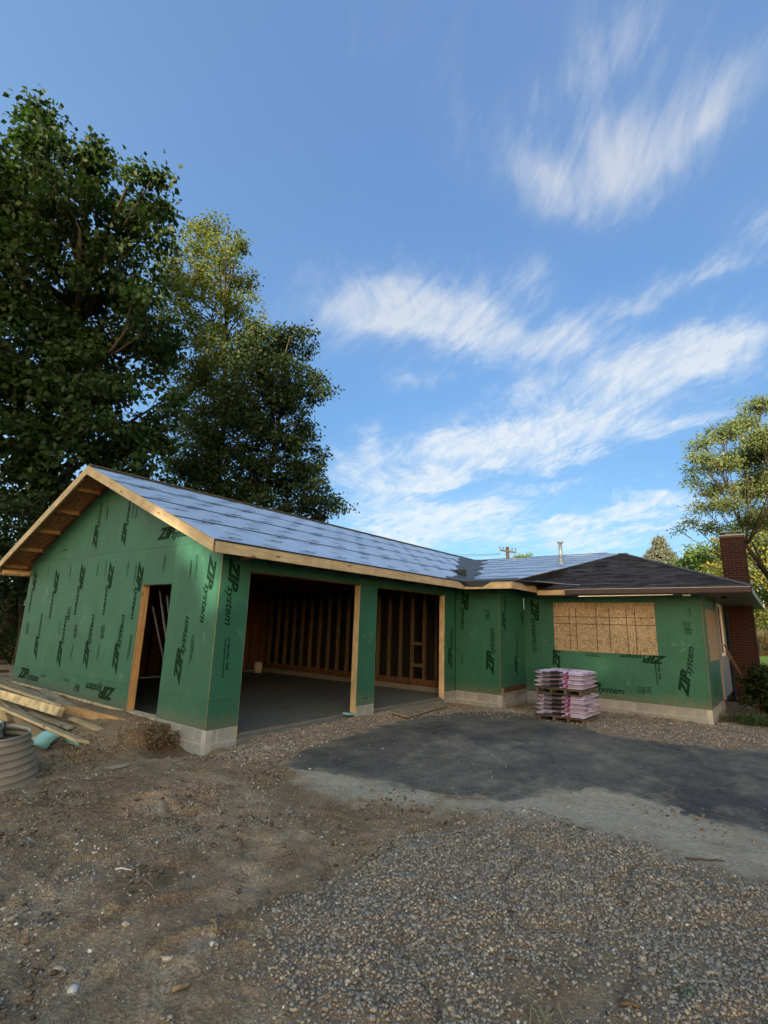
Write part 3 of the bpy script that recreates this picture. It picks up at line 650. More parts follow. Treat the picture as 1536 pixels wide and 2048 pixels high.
# for y<=RL : z <= ZE+S1*(y+OV)-.055 -> z + S1*u <= ZE+S1*OV-.055 ; for y>=RL: z <= ZE+S1*(2RL+OV-y)-.055 -> z - S1*u <= ZE+S1*(2RL+OV)-.055
clips = [(S1, 1, ZE+S1*OV-.055), (-S1, 1, ZE+S1*(2*RL+OV)-.055)]
GP = wallpanels((0, 0, 0), FG[1], FG[2], rr, [(-D2, -D1, -1, DH)], clips)
def gable(px0, py0, px1, py1, me=LOGO, name='printed_logo', wscale=None, flip=False, fixed=None, z0=None):
    a_, b_ = on(px0, py0, 'x', -.002), on(px1, py1, 'x', -.002)
    if fixed: L_ = fixed
    else: L_ = (b_-a_).length
    u0, u1 = -a_.y, -b_.y; ang = math.atan2(b_.z-a_.z, u1-u0); pn = nearest(GP, (u0+u1)/2, (a_.z+b_.z)/2)
    return stamp(pn, me, name, a_, ang, L_, FG)
for q in [(428,1112,408,1246),(286,1126,270,1240),(228,1125,207,1231),(171,1128,153,1231),(120,1140,102,1238),(77,1140,58,1226)]:
    x0, y0, x1, y1 = q; a_ = on(x0-7, y0, 'x', 0); gable(x0-7, y0, x0-7-(y1-y0)*.158, y1)
for q in [(358,1366,378,1232),(232,1346,252,1228),(173,1336,190,1228),(119,1333,134,1230),(72,1317,87,1226),(192,1096,206,1002),(249,1090,263,1000)]:
    x0, y0, x1, y1 = q; gable(x0, y0, x0+(y0-y1)*.148, y1)
gable(316,1079,385,1068); gable(37,1353,76,1362); gable(229,1378,172,1366)
for (x0, y0, x1, y1, i) in [(385,1270,372,1390,0),(382,1120,370,1240,1),(393,1110,384,1230,2),(330,1110,322,1165,1),(197,1124,184,1205,1),(257,1122,245,1205,1),(142,1130,133,1190,1),(98,1130,86,1210,2),(262,1270,250,1348,0),(198,1290,190,1340,1),(146,1290,136,1335,1),(212,1120,204,1215,2),(272,1130,262,1200,2),(240,1250,228,1330,2),(180,1250,170,1320,2),(120,1240,112,1310,2),
     (216,1015,205,1090,1),(275,1010,262,1085,1),(268,1000,258,1085,2),(82,1352,110,1360,1),(126,1360,150,1368,1),(124,1103,158,1094,1),(215,1000,208,1090,2)]:
    gable(x0, y0, x1, y1, FINE[i], 'printed_lettering', fixed=.62 if i == 0 else .55)
for (px, py, a_) in [(137,1215,-90),(150,1250,-90),(204,1250,-90),(160,1372,170),(55,1245,-90)]:
    a0 = on(px, py, 'x', -.002); stamp(nearest(GP, -a0.y, a0.z), BADGE, 'printed_badge', a0, rad(a_), .9, FG)
# front garage wall y=0: ex=(1,0,0), n=(0,-1,0), ey = n x ex = (0,0,1)
FF = ((0, 0, 0), (1, 0, 0), (0, -1, 0))
J = (.56, 3.38, 3.95, 6.77); HZZ = 2.40
rr = [(0, .56, .41, 2.85), (0, .56, 0, .41), (.56, 1.0, 2.4, 2.85), (1.0, 3.44, 2.4, 2.85), (3.38, 3.95, 0, .30), (3.38, 3.95, .30, 2.4), (3.44, 5.88, 2.4, 2.85), (5.88, LX-.015, 2.4, 2.85), (6.77, LX-.015, 0, .35), (6.77, LX-.015, .35, 2.4)]
FP = wallpanels((-.014, -.001, 0), FF[1], FF[2], rr, [], [(0, 1, ZE-.055)])
def wallstamp(panels, fr, ax, c, px0, py0, px1, py1, me=LOGO, name='printed_logo', fixed=None, ang=None):
    a_, b_ = on(px0, py0, ax, c), on(px1, py1, ax, c); ex = Vector(fr[1]); o_ = Vector(fr[0])
    u0, u1 = (a_-o_).dot(ex), (b_-o_).dot(ex); an = math.atan2(b_.z-a_.z, u1-u0) if ang is None else rad(ang)
    return stamp(nearest(panels, (u0+u1)/2, (a_.z+b_.z)/2), me, name, a_, an, fixed or (b_-a_).length, fr)
wallstamp(FP, FF, 'y', 0, 461,1117, 450,1252); wallstamp(FP, FF, 'y', 0, 452,1275, 445,1370, FINE[0], 'printed_lettering', .8)
wallstamp(FP, FF, 'y', 0, 586,1128, 650,1140); wallstamp(FP, FF, 'y', 0, 725,1398, 745,1397, FINE[1], 'printed_lettering', .3, 0)
wallstamp(FP, FF, 'y', 0, 903,1335, 905,1255); wallstamp(FP, FF, 'y', 0, 541,1122, 540,1140, FINE[1], 'printed_lettering', .25, -90)
# bump (projecting corner): wall x=LX, y 0..-BD ; ex=(0,-1,0)
FB = ((LX, 0, 0), (0, -1, 0), (-1, 0, 0))
BP = wallpanels((LX, 0, 0), FB[1], FB[2], [(0, BD, .0, 2.44), (0, BD, 2.44, 2.85)], [], [(0, 1, 2.69)])
wallstamp(BP, FB, 'x', LX, 987,1348, 988,1256); wallstamp(BP, FB, 'x', LX, 925,1180, 922,1260); wallstamp(BP, FB, 'x', LX, 980,1240, 980,1225, BADGE, 'printed_badge', .9, 90)
wallstamp(BP, FB, 'x', LX, 925,1330, 925,1275, FINE[1], 'printed_lettering', .55); wallstamp(BP, FB, 'x', LX, 955,1380, 985,1382, FINE[1], 'printed_lettering', .35, 0)
FB2 = ((LX, -BD, 0), (1, 0, 0), (0, -1, 0))
BQ = wallpanels((LX-.014, -BD-.001, 0), FB2[1], FB2[2], [(0, HX-LX, .17, 2.70)], [], [])
wallstamp(BQ, FB2, 'y', -BD, 1035,1350, 1035,1275); wallstamp(BQ, FB2, 'y', -BD, 1010,1260, 1011,1190); wallstamp(BQ, FB2, 'y', -BD, 1046,1250, 1046,1200)
H(box('sill_plate', LX, HX-.02, -BD-.03, -BD+.06, .002, .04, 'pine_grey')); H(box('sill_plate', LX, HX-.02, -BD+.012, -BD+.05, .045, .168, 'pine_dark'))
H(box('sill_block', LX, LX+.16, -BD-.012, -BD+.01, .042, .168, 'pine_grey'))
# house wall x=HX, y -BD..HY
FH = ((HX, -BD, 0), (0, -1, 0), (-1, 0, 0)); UL = -HY-BD
OY0, OY1, OZ0, OZ1 = -2.08, -4.50, 1.09, 2.31
rr = [(0, .5, 0, 2.44), (.5, 2.94, 0, 1.22), (.5, 2.94, 1.22, 2.44), (2.94, UL, 0, 2.44), (0, UL, 2.44, 2.75)]
HP = wallpanels((HX, -BD, 0), FH[1], FH[2], rr, [], [(0, 1, 2.68)])
for q in [(1376,1392,1387,1293),(1119,1338,1119,1262)]: wallstamp(HP, FH, 'x', HX, *q)
wallstamp(HP, FH, 'x', HX, 1158,1377, 1250,1388); wallstamp(HP, FH, 'x', HX, 1330,1313, 1240,1308); wallstamp(HP, FH, 'x', HX, 1062,1200, 1066,1285)
wallstamp(HP, FH, 'x', HX, 1276,1386, 1290,1388, BADGE, 'printed_badge', 1.0, 0); wallstamp(HP, FH, 'x', HX, 1384,1270, 1383,1256, BADGE, 'printed_badge', 1.0, 90); wallstamp(HP, FH, 'x', HX, 1074,1305, 1074,1290, BADGE, 'printed_badge', .9, 90)
wallstamp(HP, FH, 'x', HX, 1309,1312, 1317,1375, FINE[0], 'printed_lettering', .85); wallstamp(HP, FH, 'x', HX, 1170,1312, 1225,1316, FINE[1], 'printed_lettering', .7, 0); wallstamp(HP, FH, 'x', HX, 1377,1215, 1378,1240, FINE[1], 'printed_lettering', .4, -90)
# osb sheet closing the big window, with the layout lines snapped on it
ob = prism('window_board', [(HX-.016, OY0, OZ0), (HX-.016, OY1, OZ0), (HX-.016, OY1, OZ1), (HX-.016, OY0, OZ1)], (-1, 0, 0), .012, 'osb'); H(ob, 'bare strand board covering the wide front window')
lm_ = ob.matrix_world.copy()
Lw, Lh = OY0-OY1, OZ1-OZ0; rects = []
for zz in (.85*Lh-.19, .5*Lh+.06): rects.append((0.02, Lh-(1.22-zz)*1-.0, Lw-.02, Lh-(1.22-zz)+.02))
for uu in (.40, .57, 1.07, 1.38, 1.78, 1.97): rects.append((uu, .02, uu+.022, Lh-.14))
lo = link('snapped_line', boxes2d(rects, 'stick'), ob, mtx=Matrix.Translation((0, 0, .0015)))
# right side wall (y = HY), seen at a glancing angle: green panel, board, trim post, window, siding
FR = ((HX, HY, 0), (1, 0, 0), (0, -1, 0))
SP = wallpanels((HX-.014, HY-.001, 0), FR[1], FR[2], [(0, 2.6, 0, 2.5)], [], [])
ob2 = prism('window_board', [(HX+.55, HY-.016, 1.0), (HX+2.5, HY-.016, 1.0), (HX+2.5, HY-.016, 2.2), (HX+.55, HY-.016, 2.2)], (0, -1, 0), .012, 'osb'); H(ob2, 'narrow strand board sheet on the side wall')
H(box('corner_trim', HX+2.62, HX+2.80, HY-.06, HY, -.02, 2.5, 'siding')); H(box('side_wall', HX+2.80, 14.0, HY-.02, HY+.1, 1.05, 2.5, 'grey_paint'))
nslat = 11
for k in range(nslat):
    z0 = .02+k*.094; H(prism('siding_board', [(HX+2.8, HY-.045, z0), (14.0, HY-.045, z0), (14.0, HY-.02, z0+.11), (HX+2.8, HY-.02, z0+.11)], (0, -.97, .22), .012, 'siding'))
wf = empty('side_window', (12.3, HY-.02, 1.75)); H(wf)
for (nm, a_, b_, c_, d_) in (('frame', -.55, .55, .62, .70), ('frame', -.55, .55, -.70, -.62), ('frame', -.55, -.47, -.62, .62), ('frame', .47, .55, -.62, .62)):
    box(nm, a_, b_, -.035, 0, c_, d_, 'white_paint', wf)
box('pane', -.47, .47, -.012, -.004, -.62, .62, 'glass_dark', wf, 0)
# back and hidden walls (plain)
for (a_, b_, c_, d_) in ((0.0, 16.0, HW, HW+.012), (16.0, 22, HW, HW+.012)):
    H(prism('rear_wall', [(a_, HW+.012, -.1), (b_, HW+.012, -.1), (b_, HW+.012, 2.7), (a_, HW+.012, 2.7)], (0, 1, 0), .012, 'osb_shaded'))
H(prism('rear_wall', [(14.0, HY-.02, -.3), (24, HY-.02, -.3), (24, HY-.02, 2.6), (14.0, HY-.02, 2.6)], (0, -1, 0), .02, 'brick'))
H(prism('end_wall', [(24, HY, -.3), (24, HW, -.3), (24, HW, 2.7), (24, HY, 2.7)], (1, 0, 0), .1, 'siding'))
# inner face of gable and front sheathing: strand board seen through the openings
H(prism('inner_sheathing', [(.10, D2+.05, 0), (.10, HW, 0), (.10, HW, 2.6), (.10, D2+.05, 2.6)], (1, 0, 0), .01, 'osb_shaded'))
# ---- concrete foundation blocks
def blocks(org, ex, n, L_, ztop, courses, zlow=None, bw=.40, bh=.20, start=0.0, name='concrete_block'):
    org, ex, n = Vector(org), Vector(ex), Vector(n); jt = .010
    back = prism('mortar_bed', [org, org+ex*L_, org+ex*L_-Vector((0, 0, courses*bh)), org-Vector((0, 0, courses*bh))], n, .10, 'mortar', frame=(org, ex)); H(back)
    for c in range(courses):
        z1 = ztop-c*bh; u = -(start+(c % 2)*bw/2)
        while u < L_:
            a_, b_ = max(u, 0)+jt/2, min(u+bw, L_)-jt/2; u += bw
            if b_-a_ < .03: continue
            me = boxmesh(b_-a_, .09, bh-jt, 'concrete_block', .006)
            ey = n.cross(ex); mt = Matrix((ex, n, Vector((0, 0, 1)))).transposed().to_4x4()
            if mt.determinant() < 0: mt = Matrix((-ex, n, Vector((0, 0, 1)))).transposed().to_4x4()
            mt.translation = org+ex*((a_+b_)/2)+n*(-.042+random.uniform(-.001, .002))+Vector((0, 0, z1-org.z-bh/2))
            H(link(name, me, mtx=mt))
blocks((.006, .0, -.002), (0, 1, 0), (-1, 0, 0), D2+.6, -.002, 3, start=.1)
blocks((0, .006, -.002), (1, 0, 0), (0, -1, 0), .56, -.002, 2, start=.2)
blocks((3.38, .006, -.002), (1, 0, 0), (0, -1, 0), .57, -.002, 2, start=.1)
blocks((6.77, .006, -.002), (1, 0, 0), (0, -1, 0), .555, -.002, 2, start=.1)
blocks((LX+.006, 0, -.002), (0, -1, 0), (-1, 0, 0), BD, -.002, 2, start=.2)
blocks((LX, -BD+.006, -.002), (1, 0, 0), (0, -1, 0), HX-LX, -.002, 2)
blocks((HX+.006, -BD, -.002), (0, -1, 0), (-1, 0, 0), UL, -.002, 2, start=.13)
blocks((HX, HY+.006, -.002), (1, 0, 0), (0, -1, 0), 3.0, -.002, 2)
# slab and thresholds
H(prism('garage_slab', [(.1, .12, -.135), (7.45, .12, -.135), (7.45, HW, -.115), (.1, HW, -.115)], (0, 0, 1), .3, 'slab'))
for (a_, b_) in ((J[0]+.003, J[1]-.003), (J[2]+.003, J[3]-.003)):
    H(prism('threshold', [(a_, -.01, -.195), (b_, -.01, -.165), (b_, .27, -.128), (a_, .27, -.130)], (0, -.15, 1), .35, 'slab'))
# ---- door framing
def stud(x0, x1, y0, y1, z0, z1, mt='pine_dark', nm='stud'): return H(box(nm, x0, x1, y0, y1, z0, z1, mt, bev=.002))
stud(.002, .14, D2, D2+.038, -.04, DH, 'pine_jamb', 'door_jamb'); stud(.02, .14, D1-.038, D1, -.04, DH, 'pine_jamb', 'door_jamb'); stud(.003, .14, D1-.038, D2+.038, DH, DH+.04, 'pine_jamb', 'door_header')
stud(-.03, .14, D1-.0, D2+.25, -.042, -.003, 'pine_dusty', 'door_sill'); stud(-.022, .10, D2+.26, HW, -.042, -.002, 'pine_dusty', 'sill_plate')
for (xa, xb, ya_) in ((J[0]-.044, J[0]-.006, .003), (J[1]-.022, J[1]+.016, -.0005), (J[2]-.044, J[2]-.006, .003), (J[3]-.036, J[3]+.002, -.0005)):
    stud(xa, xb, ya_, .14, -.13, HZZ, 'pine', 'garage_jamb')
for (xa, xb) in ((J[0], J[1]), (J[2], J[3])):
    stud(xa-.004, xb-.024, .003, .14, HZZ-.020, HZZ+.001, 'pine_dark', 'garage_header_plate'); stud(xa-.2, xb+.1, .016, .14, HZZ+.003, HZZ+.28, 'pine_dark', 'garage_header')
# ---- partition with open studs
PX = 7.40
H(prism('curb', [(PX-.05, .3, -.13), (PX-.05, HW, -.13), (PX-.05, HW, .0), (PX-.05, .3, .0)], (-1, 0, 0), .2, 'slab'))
stud(PX-.02, PX+.12, .3, HW-.02, .002, .04, 'pine_dark', 'bottom_plate'); stud(PX-.002, PX+.12, .3, HW-.02, .042, .165, 'osb_shaded', 'plate_board'); stud(PX, PX+.12, .3, HW-.02, 2.44, 2.48, 'pine_dark', 'top_plate')
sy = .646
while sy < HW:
    stud(PX-.03, PX+.11, sy-.019, sy+.019, .04, 2.44, 'stud_wood_shaded'); sy += .4064
for zz in (.53, 1.11): stud(PX-.025, PX+.015, 1.088, 1.43, zz-.045, zz+.045, 'stud_wood_shaded', 'block')
H(prism('dark_room_sheet', [(PX+.6, .05, -.1), (PX+.6, HW, -.1), (PX+.6, HW, 3.2), (PX+.6, .05, 3.2)], (-1, 0, 0), .02, 'plastic_black'))  # black sheet added to stand for the dark beyond the open studs
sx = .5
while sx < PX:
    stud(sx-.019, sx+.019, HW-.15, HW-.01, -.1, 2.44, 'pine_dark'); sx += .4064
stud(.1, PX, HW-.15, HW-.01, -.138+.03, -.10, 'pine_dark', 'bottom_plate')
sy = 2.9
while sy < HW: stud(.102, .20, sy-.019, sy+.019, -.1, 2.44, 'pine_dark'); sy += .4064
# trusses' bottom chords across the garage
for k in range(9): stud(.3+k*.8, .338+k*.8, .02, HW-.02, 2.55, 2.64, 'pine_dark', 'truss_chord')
# ---- roofs
def roofgrid(org, ex, ey, n, poly, pw, ph, mark=True, t_=.012, tape=True, stag=.5, nm='roof_panel'):
    "org+u*ex+v*ey; poly in uv; rows of panels clipped to poly"
    org, ex, ey, n = [Vector(q) for q in (org, ex, ey, n)]
    us, vs2 = [p_[0] for p_ in poly], [p_[1] for p_ in poly]; v = min(vs2); r = 0
    def clippoly(P):
        k = len(poly); s_ = sum(poly[i][0]*poly[(i+1)%k][1]-poly[(i+1)%k][0]*poly[i][1] for i in range(k))
        for i in range(k):
            (x0, y0), (x1, y1) = poly[i], poly[(i+1) % k]; a_, b_ = (y1-y0), -(x1-x0)
            if s_ < 0: a_, b_ = -a_, -b_
            P = clip(P, a_, b_, a_*x0+b_*y0)
            if len(P) < 3: return []
        return P
    while v < max(vs2)-.02:
        u = min(us)-(r % 2)*pw*stag
        while u < max(us):
            P = clippoly([(u+.002, v+.002), (u+pw-.002, v+.002), (u+pw-.002, min(v+ph, max(vs2))-.002), (u+.002, min(v+ph, max(vs2))-.002)])
            if len(P) >= 3 and area(P) > .01:
                pts = [org+ex*a_+ey*b_ for a_, b_ in P]; o = prism(nm, pts, n, t_, 'roof_white', frame=(org, ex), mats=['roof_white', 'panel_edge']); H(o)
                if mark:
                    MR = []; rg = random.Random(int(u*100+v*77))
                    def inside_(q): 
                        k = len(P); s_ = sum(P[i][0]*P[(i+1)%k][1]-P[(i+1)%k][0]*P[i][1] for i in range(k)); s_ = 1 if s_ > 0 else -1
                        return all(s_*((P[(i+1)%k][0]-P[i][0])*(q[1]-P[i][1])-(P[(i+1)%k][1]-P[i][1])*(q[0]-P[i][0])) > 0 for i in range(k))
                    for a_ in range(3):
                        for b_ in range(3):
                            cx, cy = u+.2+a_*.8+(b_ % 2)*.35, v+.17+b_*.42
                            for (du, dv, l_, h_) in ((0, 0, .30, .022), (.02, .05, .22, .014), (-.02, -.05, .34, .012)):
                                q = (cx+du, cy+dv)
                                if inside_((q[0], q[1])) and inside_((q[0]+l_, q[1]+h_)): MR.append((q[0], q[1], q[0]+l_, q[1]+h_))
                            if (a_+b_) % 2 == 0:   # oval stamp
                                for s1_ in range(10):
                                    t0 = s1_/10*6.283; ce, se = math.cos(t0), math.sin(t0); q = (cx+.33+.10*ce, cy+.10+.045*se)
                                    if inside_(q) and inside_((q[0]+.05, q[1]+.014)): MR.append((q[0]-.02, q[1]-.009, q[0]+.05, q[1]+.022))
                    if MR: link('printed_marks', boxes2d(MR, 'roof_ink'), o, mtx=Matrix.Translation((0, 0, .0015)))['kind'] = 'stuff'
            u += pw
        v += ph; r += 1
        if tape and v < max(vs2)-.1:
            P = clippoly([(min(us), v-.04), (max(us), v-.04), (max(us), v+.04), (min(us), v+.04)])
            if len(P) >= 3 and area(P) > .01: H(prism('seam_tape', [org+ex*a_+ey*b_+n*.004 for a_, b_ in P], n, .003, 'black_tape', frame=(org+n*.004, ex)))
cs = 1/math.hypot(1, S1); SL = (RL+OV)/cs
e1 = Vector((1, 0, 0)); e2 = Vector((0, cs, S1*cs)); n1 = e1.cross(e2)
S2 = S1*(RL+OV)/(16.2-(LX-OV)); c2_ = 1/math.hypot(1, S2)
XE = LX-OV
uv = [(-OV, 0), (XE, 0), (16.2, SL), (-OV, SL)]
roofgrid((0, -OV, ZE), e1, e2, n1, uv, 2.44, 1.22)
H(prism('roof_deck', [Vector((0, -OV, ZE))+e1*a_+e2*b_-n1*.014 for a_, b_ in uv], n1, .012, 'osb_shaded'))
e2b = Vector((0, -cs, S1*cs)); nb = Vector((0, S1*cs, cs))
H(prism('rear_roof', [(-OV, 2*RL+OV, ZE-.012), (24, 2*RL+OV, ZE-.012), (24, RL, Rz(RL)-.012), (-OV, RL, Rz(RL)-.012)], nb, .012, 'osb_shaded', mats=['roof_white', 'osb_shaded']))
H(prism('roof_deck', [(-OV, 2*RL+OV, ZE-.026), (24, 2*RL+OV, ZE-.026), (24, RL, Rz(RL)-.026), (-OV, RL, Rz(RL)-.026)], nb, .012, 'osb_red'), 'strand board underside of the rear slope')
# house slope facing -x : ex runs along -y, ey upslope (+x)
e3 = Vector((0, -1, 0)); e4 = Vector((c2_, 0, S2*c2_)); n2 = e3.cross(e4)
if n2.z < 0: n2 = -n2
def ZH(x): return ZE+S2*(x-XE)
pA = onplane(1245, 1108, (-S2, 0, 1), ZE-S2*XE)
org3 = Vector((XE, -OV, ZE))
def uv3(x, y): return (-(y+OV), (x-XE)/c2_)
poly3 = [uv3(XE, -OV), uv3(16.2, RL), uv3(16.2, -1.75), uv3(pA.x, pA.y), uv3(XE, -BD-OV)]
roofgrid(org3, e3, e4, n2, poly3, 2.44, 1.22)
H(prism('roof_deck', [org3+e3*a_+e4*b_-n2*.014 for a_, b_ in poly3], n2, .012, 'osb_shaded'))
H(prism('rear_roof', [(16.2, RL, ZH(16.2)-.012), (16.2, -1.75, ZH(16.2)-.012), (26, -1.75, 2.65), (26, RL, 2.65)], (.2, 0, 1), .03, 'roof_white'))
# step between the new deck and the old roof, covered in membrane
print('pA', pA)
q0, q1, q2, q3 = Vector((XE+.02, -BD-OV-.004, ZE-.02)), Vector((pA.x, pA.y-.004, ZH(pA.x)-.02)), Vector((pA.x, pA.y+.3, ZH(pA.x)-.7)), Vector((XE+.02, -BD-OV+.02, ZE-.19))
H(link('roof_step', mesh([q0, q1, q2, q3], [(0, 3, 2, 1)], 'membrane')))
# membrane in the valley and over the corner eave
def rz1(x, y): return ZE+S1*(y+OV)
vb = []
VALL = Acc()
nv_ = 15; Vv = []; Ff = []
for i in range(nv_):
    s_ = i/(nv_-1); x, y = XE+(16.0-XE)*s_, -OV+(RL+OV)*s_
    wj = .42+.14*math.sin(i*2.3)+.25*s_*2.2; wk = (.30+.12*math.cos(i*1.9))
    a_ = (x-wj*1.2, y+0, rz1(x, y)+.018); c_ = (x, y, rz1(x, y)+.018); b_ = (x, y-wk*(1+s_), ZH(x)+.018)
    Vv += [a_, c_, b_]
for i in range(nv_-1): Ff += [(3*i, 3*i+1, 3*i+4, 3*i+3), (3*i+1, 3*i+2, 3*i+5, 3*i+4)]
H(link('valley_membrane', mesh(Vv, Ff, 'membrane')))
H(prism('eave_membrane', [Vector((XE-.03, -OV-.0, ZE+.012)), Vector((XE-.03, -BD-OV, ZE+.012)), Vector((XE+.5, -BD-OV, ZH(XE+.5)+.012)), Vector((XE+.5, -OV, ZH(XE+.5)+.012))], n2, .006, 'membrane'))
H(prism('eave_membrane', [Vector((XE-.9, -OV-.02, ZE+.008)), Vector((XE-.01, -OV-.02, ZE+.008)), Vector((XE-.01, -OV+.28, rz1(0, -OV+.28)+.008)), Vector((XE-.6, -OV+.2, rz1(0, -OV+.2)+.008))], n1, .006, 'membrane'))
dv = [Vector((XE-.42, -OV-.0235, ZE-.0)), Vector((XE-.02, -OV-.0235, ZE-.13)), Vector((XE-.02, -OV-.0235, ZE+.0)),]
H(link('hanging_membrane', mesh([(XE-.45, -OV-.026, ZE+.005), (XE-.026, -OV-.026, ZE-.12), (XE-.026, -OV-.026, ZE+.005), (XE-.026, -OV-.5, ZE-.14), (XE-.026, -OV-.75, ZE-.02), (XE-.026, -OV-.75, ZE+.01)], [(0, 1, 2), (2, 1, 3, 4, 5)], 'membrane')))
# ridge cap strip in pale green-white board
H(beam('ridge_strip', (-OV, RL, Rz(RL)+.012), (16.1, RL, Rz(RL)+.012), .16, .012, 'panel_edge')); H(beam('ridge_strip', (16.2, RL, ZH(16.2)+.008), (16.2, -1.75, ZH(16.2)+.008), .14, .01, 'panel_edge'))
# fascias
FZ0, FZ1 = 2.535, 2.700
def fas(nm, x0, x1, y0, y1, z0=FZ0, z1=FZ1, mt='pine'): return H(box(nm, x0, x1, y0, y1, z0, z1, mt, bev=.002))
fas('fascia_board', -OV, 3.05, -OV-.019, -OV+.019); fas('fascia_board', 3.053, XE-.022, -OV-.019, -OV+.019)
fas('fascia_board', XE-.019, XE+.019, -BD-OV+.02, -OV+.02); fas('fascia_board', XE-.019, HXE-.02, -BD-OV-.019, -BD-OV+.017)
fas('fascia_board', HXE-.019, HXE+.019, -2.62, -BD-OV-.022, 2.47, 2.60)
H(box('drip_edge', -OV, XE, -OV-.028, -OV-.020, FZ1-.002, ZE+.004, 'black_tape', bev=0)); H(box('drip_edge', XE-.028, XE-.020, -BD-OV, -OV, FZ1-.002, ZE+.004, 'black_tape', bev=0))
fas('fascia_board', -OV, 0.4, 2*RL+OV-.019, 2*RL+OV+.019)
# rake boards (front end of the gable roof), with lookouts and strand board above
for sgn in (1, -1):
    y0, y1 = (-OV-.019, RL) if sgn > 0 else (2*RL+OV+.019, RL)
    z0, z1 = Rz(-OV)-.019*S1, Rz(RL)
    P = [(-OV-.02, y0, z0-.17), (-OV-.02, y1, z1-.185), (-OV-.02, y1, z1-.004), (-OV-.02, y0, z0-.004)]
    ex_ = (Vector(P[1])-Vector(P[0])).normalized(); H(prism('rake_board', P, (-1, 0, 0), .038, 'pine', frame=(P[0], ex_)))
    k = 0; yy_ = .0
    for k in range(5):
        y = (RL-.70-.92*k) if sgn > 0 else (RL+.70+.92*k)
        z = Rz(y)-.028-.05
        H(beam('lookout', (-OV+.019, y, z), (-.002, y, z),   .09, .045, 'pine_jamb', upv=(0, 1, 0)))
    # inner ledger along wall
    a_ = (-.022, y0+sgn*.05, Rz(-OV)-.075); b_ = (-.022, RL, Rz(RL)-.075-.0)
    H(beam('ledger', (-.022, y0+sgn*.6, Rz(-OV+.6)-.078), (-.022, RL-sgn*.03, Rz(RL)-.09), .036, .085, 'pine_dark'))
# rafter tails under the front eave
xx = .3
while xx < XE: H(box('rafter_tail', xx-.019, xx+.019, -OV+.02, -.016, 2.55, 2.66, 'pine_dark', bev=0)); xx += .61
# eave returns at the gable ends
H(box('eave_return', -OV+.02, -.02, 8.135, 8.17, 2.535, 2.62, 'pine_jamb', bev=.002)); H(beam('eave_return', (-.05, 8.70, 2.58), (-.05, 8.15, 2.58), .038, .09, 'pine_jamb'))
# ---- old shingled hip
APX, APY = 11.4, -3.33; SZ = 2.615; hs_ = .4
APZ = SZ+hs_*(APX-HXE); YR, YL = APY-(APX-HXE), APY+(APX-HXE)
csx = 1/math.hypot(1, hs_); f2 = Vector((csx, 0, hs_*csx)); nf_ = Vector((-hs_*csx, 0, csx)); o0 = Vector((HXE, 0, SZ))
tri = [(-YL, 0), (-YR, 0), (-APY, (APX-HXE)/csx)]
H(prism('old_roof_deck', [o0+Vector((0, -a_, 0))+f2*b_ for a_, b_ in tri], nf_, .05, 'membrane'))
expo = .143; sw = .33; ncount = 0; r = 0; v = -.02; top = tri[2][1]
rg = random.Random(5)
while v < top-.03:
    u = -YL-.6-rg.uniform(0, sw)
    while u < -YR+.1:
        ww = sw*rg.uniform(.7, 1.3); P = [(u+.002, v), (u+ww-.002, v), (u+ww-.002, v+expo+.03), (u+.002, v+expo+.03)]; u += ww
        k = (tri[2][0]-tri[0][0])/(top); P = clip(P, -1, k, -tri[0][0]+.02); k2 = (tri[1][0]-tri[2][0])/top; P = clip(P, 1, k2, tri[1][0]+.02)
        if len(P) < 3 or area(P) < .004: continue
        # covered by the new deck: skip what cannot be seen
        mx_ = HXE+v*csx; my = -sum(p_[0] for p_ in P)/len(P)
        edge_y = -BD-OV+(pA.y+BD+OV)*(mx_-XE)/(pA.x-XE)
        if my > edge_y+.45: continue
        lift = .022+.006*rg.random()
        pts = [o0+Vector((0, -a_, 0))+f2*b_+nf_*(.006+lift*(1-(b_-v)/(expo+.03))) for a_, b_ in P]
        H(prism('shingle', pts, (pts[1]-pts[0]).cross(pts[-1]-pts[0]) if (pts[1]-pts[0]).cross(pts[-1]-pts[0]).z > 0 else -(pts[1]-pts[0]).cross(pts[-1]-pts[0]), .007, 'shingle')); ncount += 1
    v += expo; r += 1
print('shingles', ncount)
# side slope of the hip and far side
XB = 16.6
ns = Vector((0, -hs_*csx, csx))
H(prism('side_roof', [(HXE, YR, SZ), (XB, YR, SZ), (XB, APY, APZ), (APX, APY, APZ)], ns, .04, 'shingle'))
H(prism('side_roof', [(HXE, YL, SZ), (XB, YL, SZ), (XB, APY, APZ), (APX, APY, APZ)], (0, hs_, 1), .04, 'shingle'))
H(beam('hip_cap', (HXE, YR, SZ+.02), (APX, APY, APZ+.02), .2, .02, 'shingle')); H(beam('hip_cap', (APX-1.3, APY+1.3, APZ-hs_*1.3+.02), (APX, APY, APZ+.02), .18, .02, 'shingle')); H(beam('ridge_cap', (APX, APY, APZ+.025), (XB, APY, APZ+.025), .24, .02, 'shingle'))
# grey flashing strip at the junction
H(beam('flashing', (7.9, -1.95, 2.80), (8.20, -3.0, 2.70), .12, .01, 'drip_grey'))
H(prism('junction_membrane', [(XE, -BD-OV-.01, ZE+.0), (HXE+.1, -BD-OV-.35, 2.63), (HXE+1.3, -BD-OV-.55, 3.14), (pA.x*.5+XE*.5, (-BD-OV+pA.y)/2+.03, ZH(pA.x*.5+XE*.5)-.005)], (-.2, -.3, 1), .008, 'membrane'))
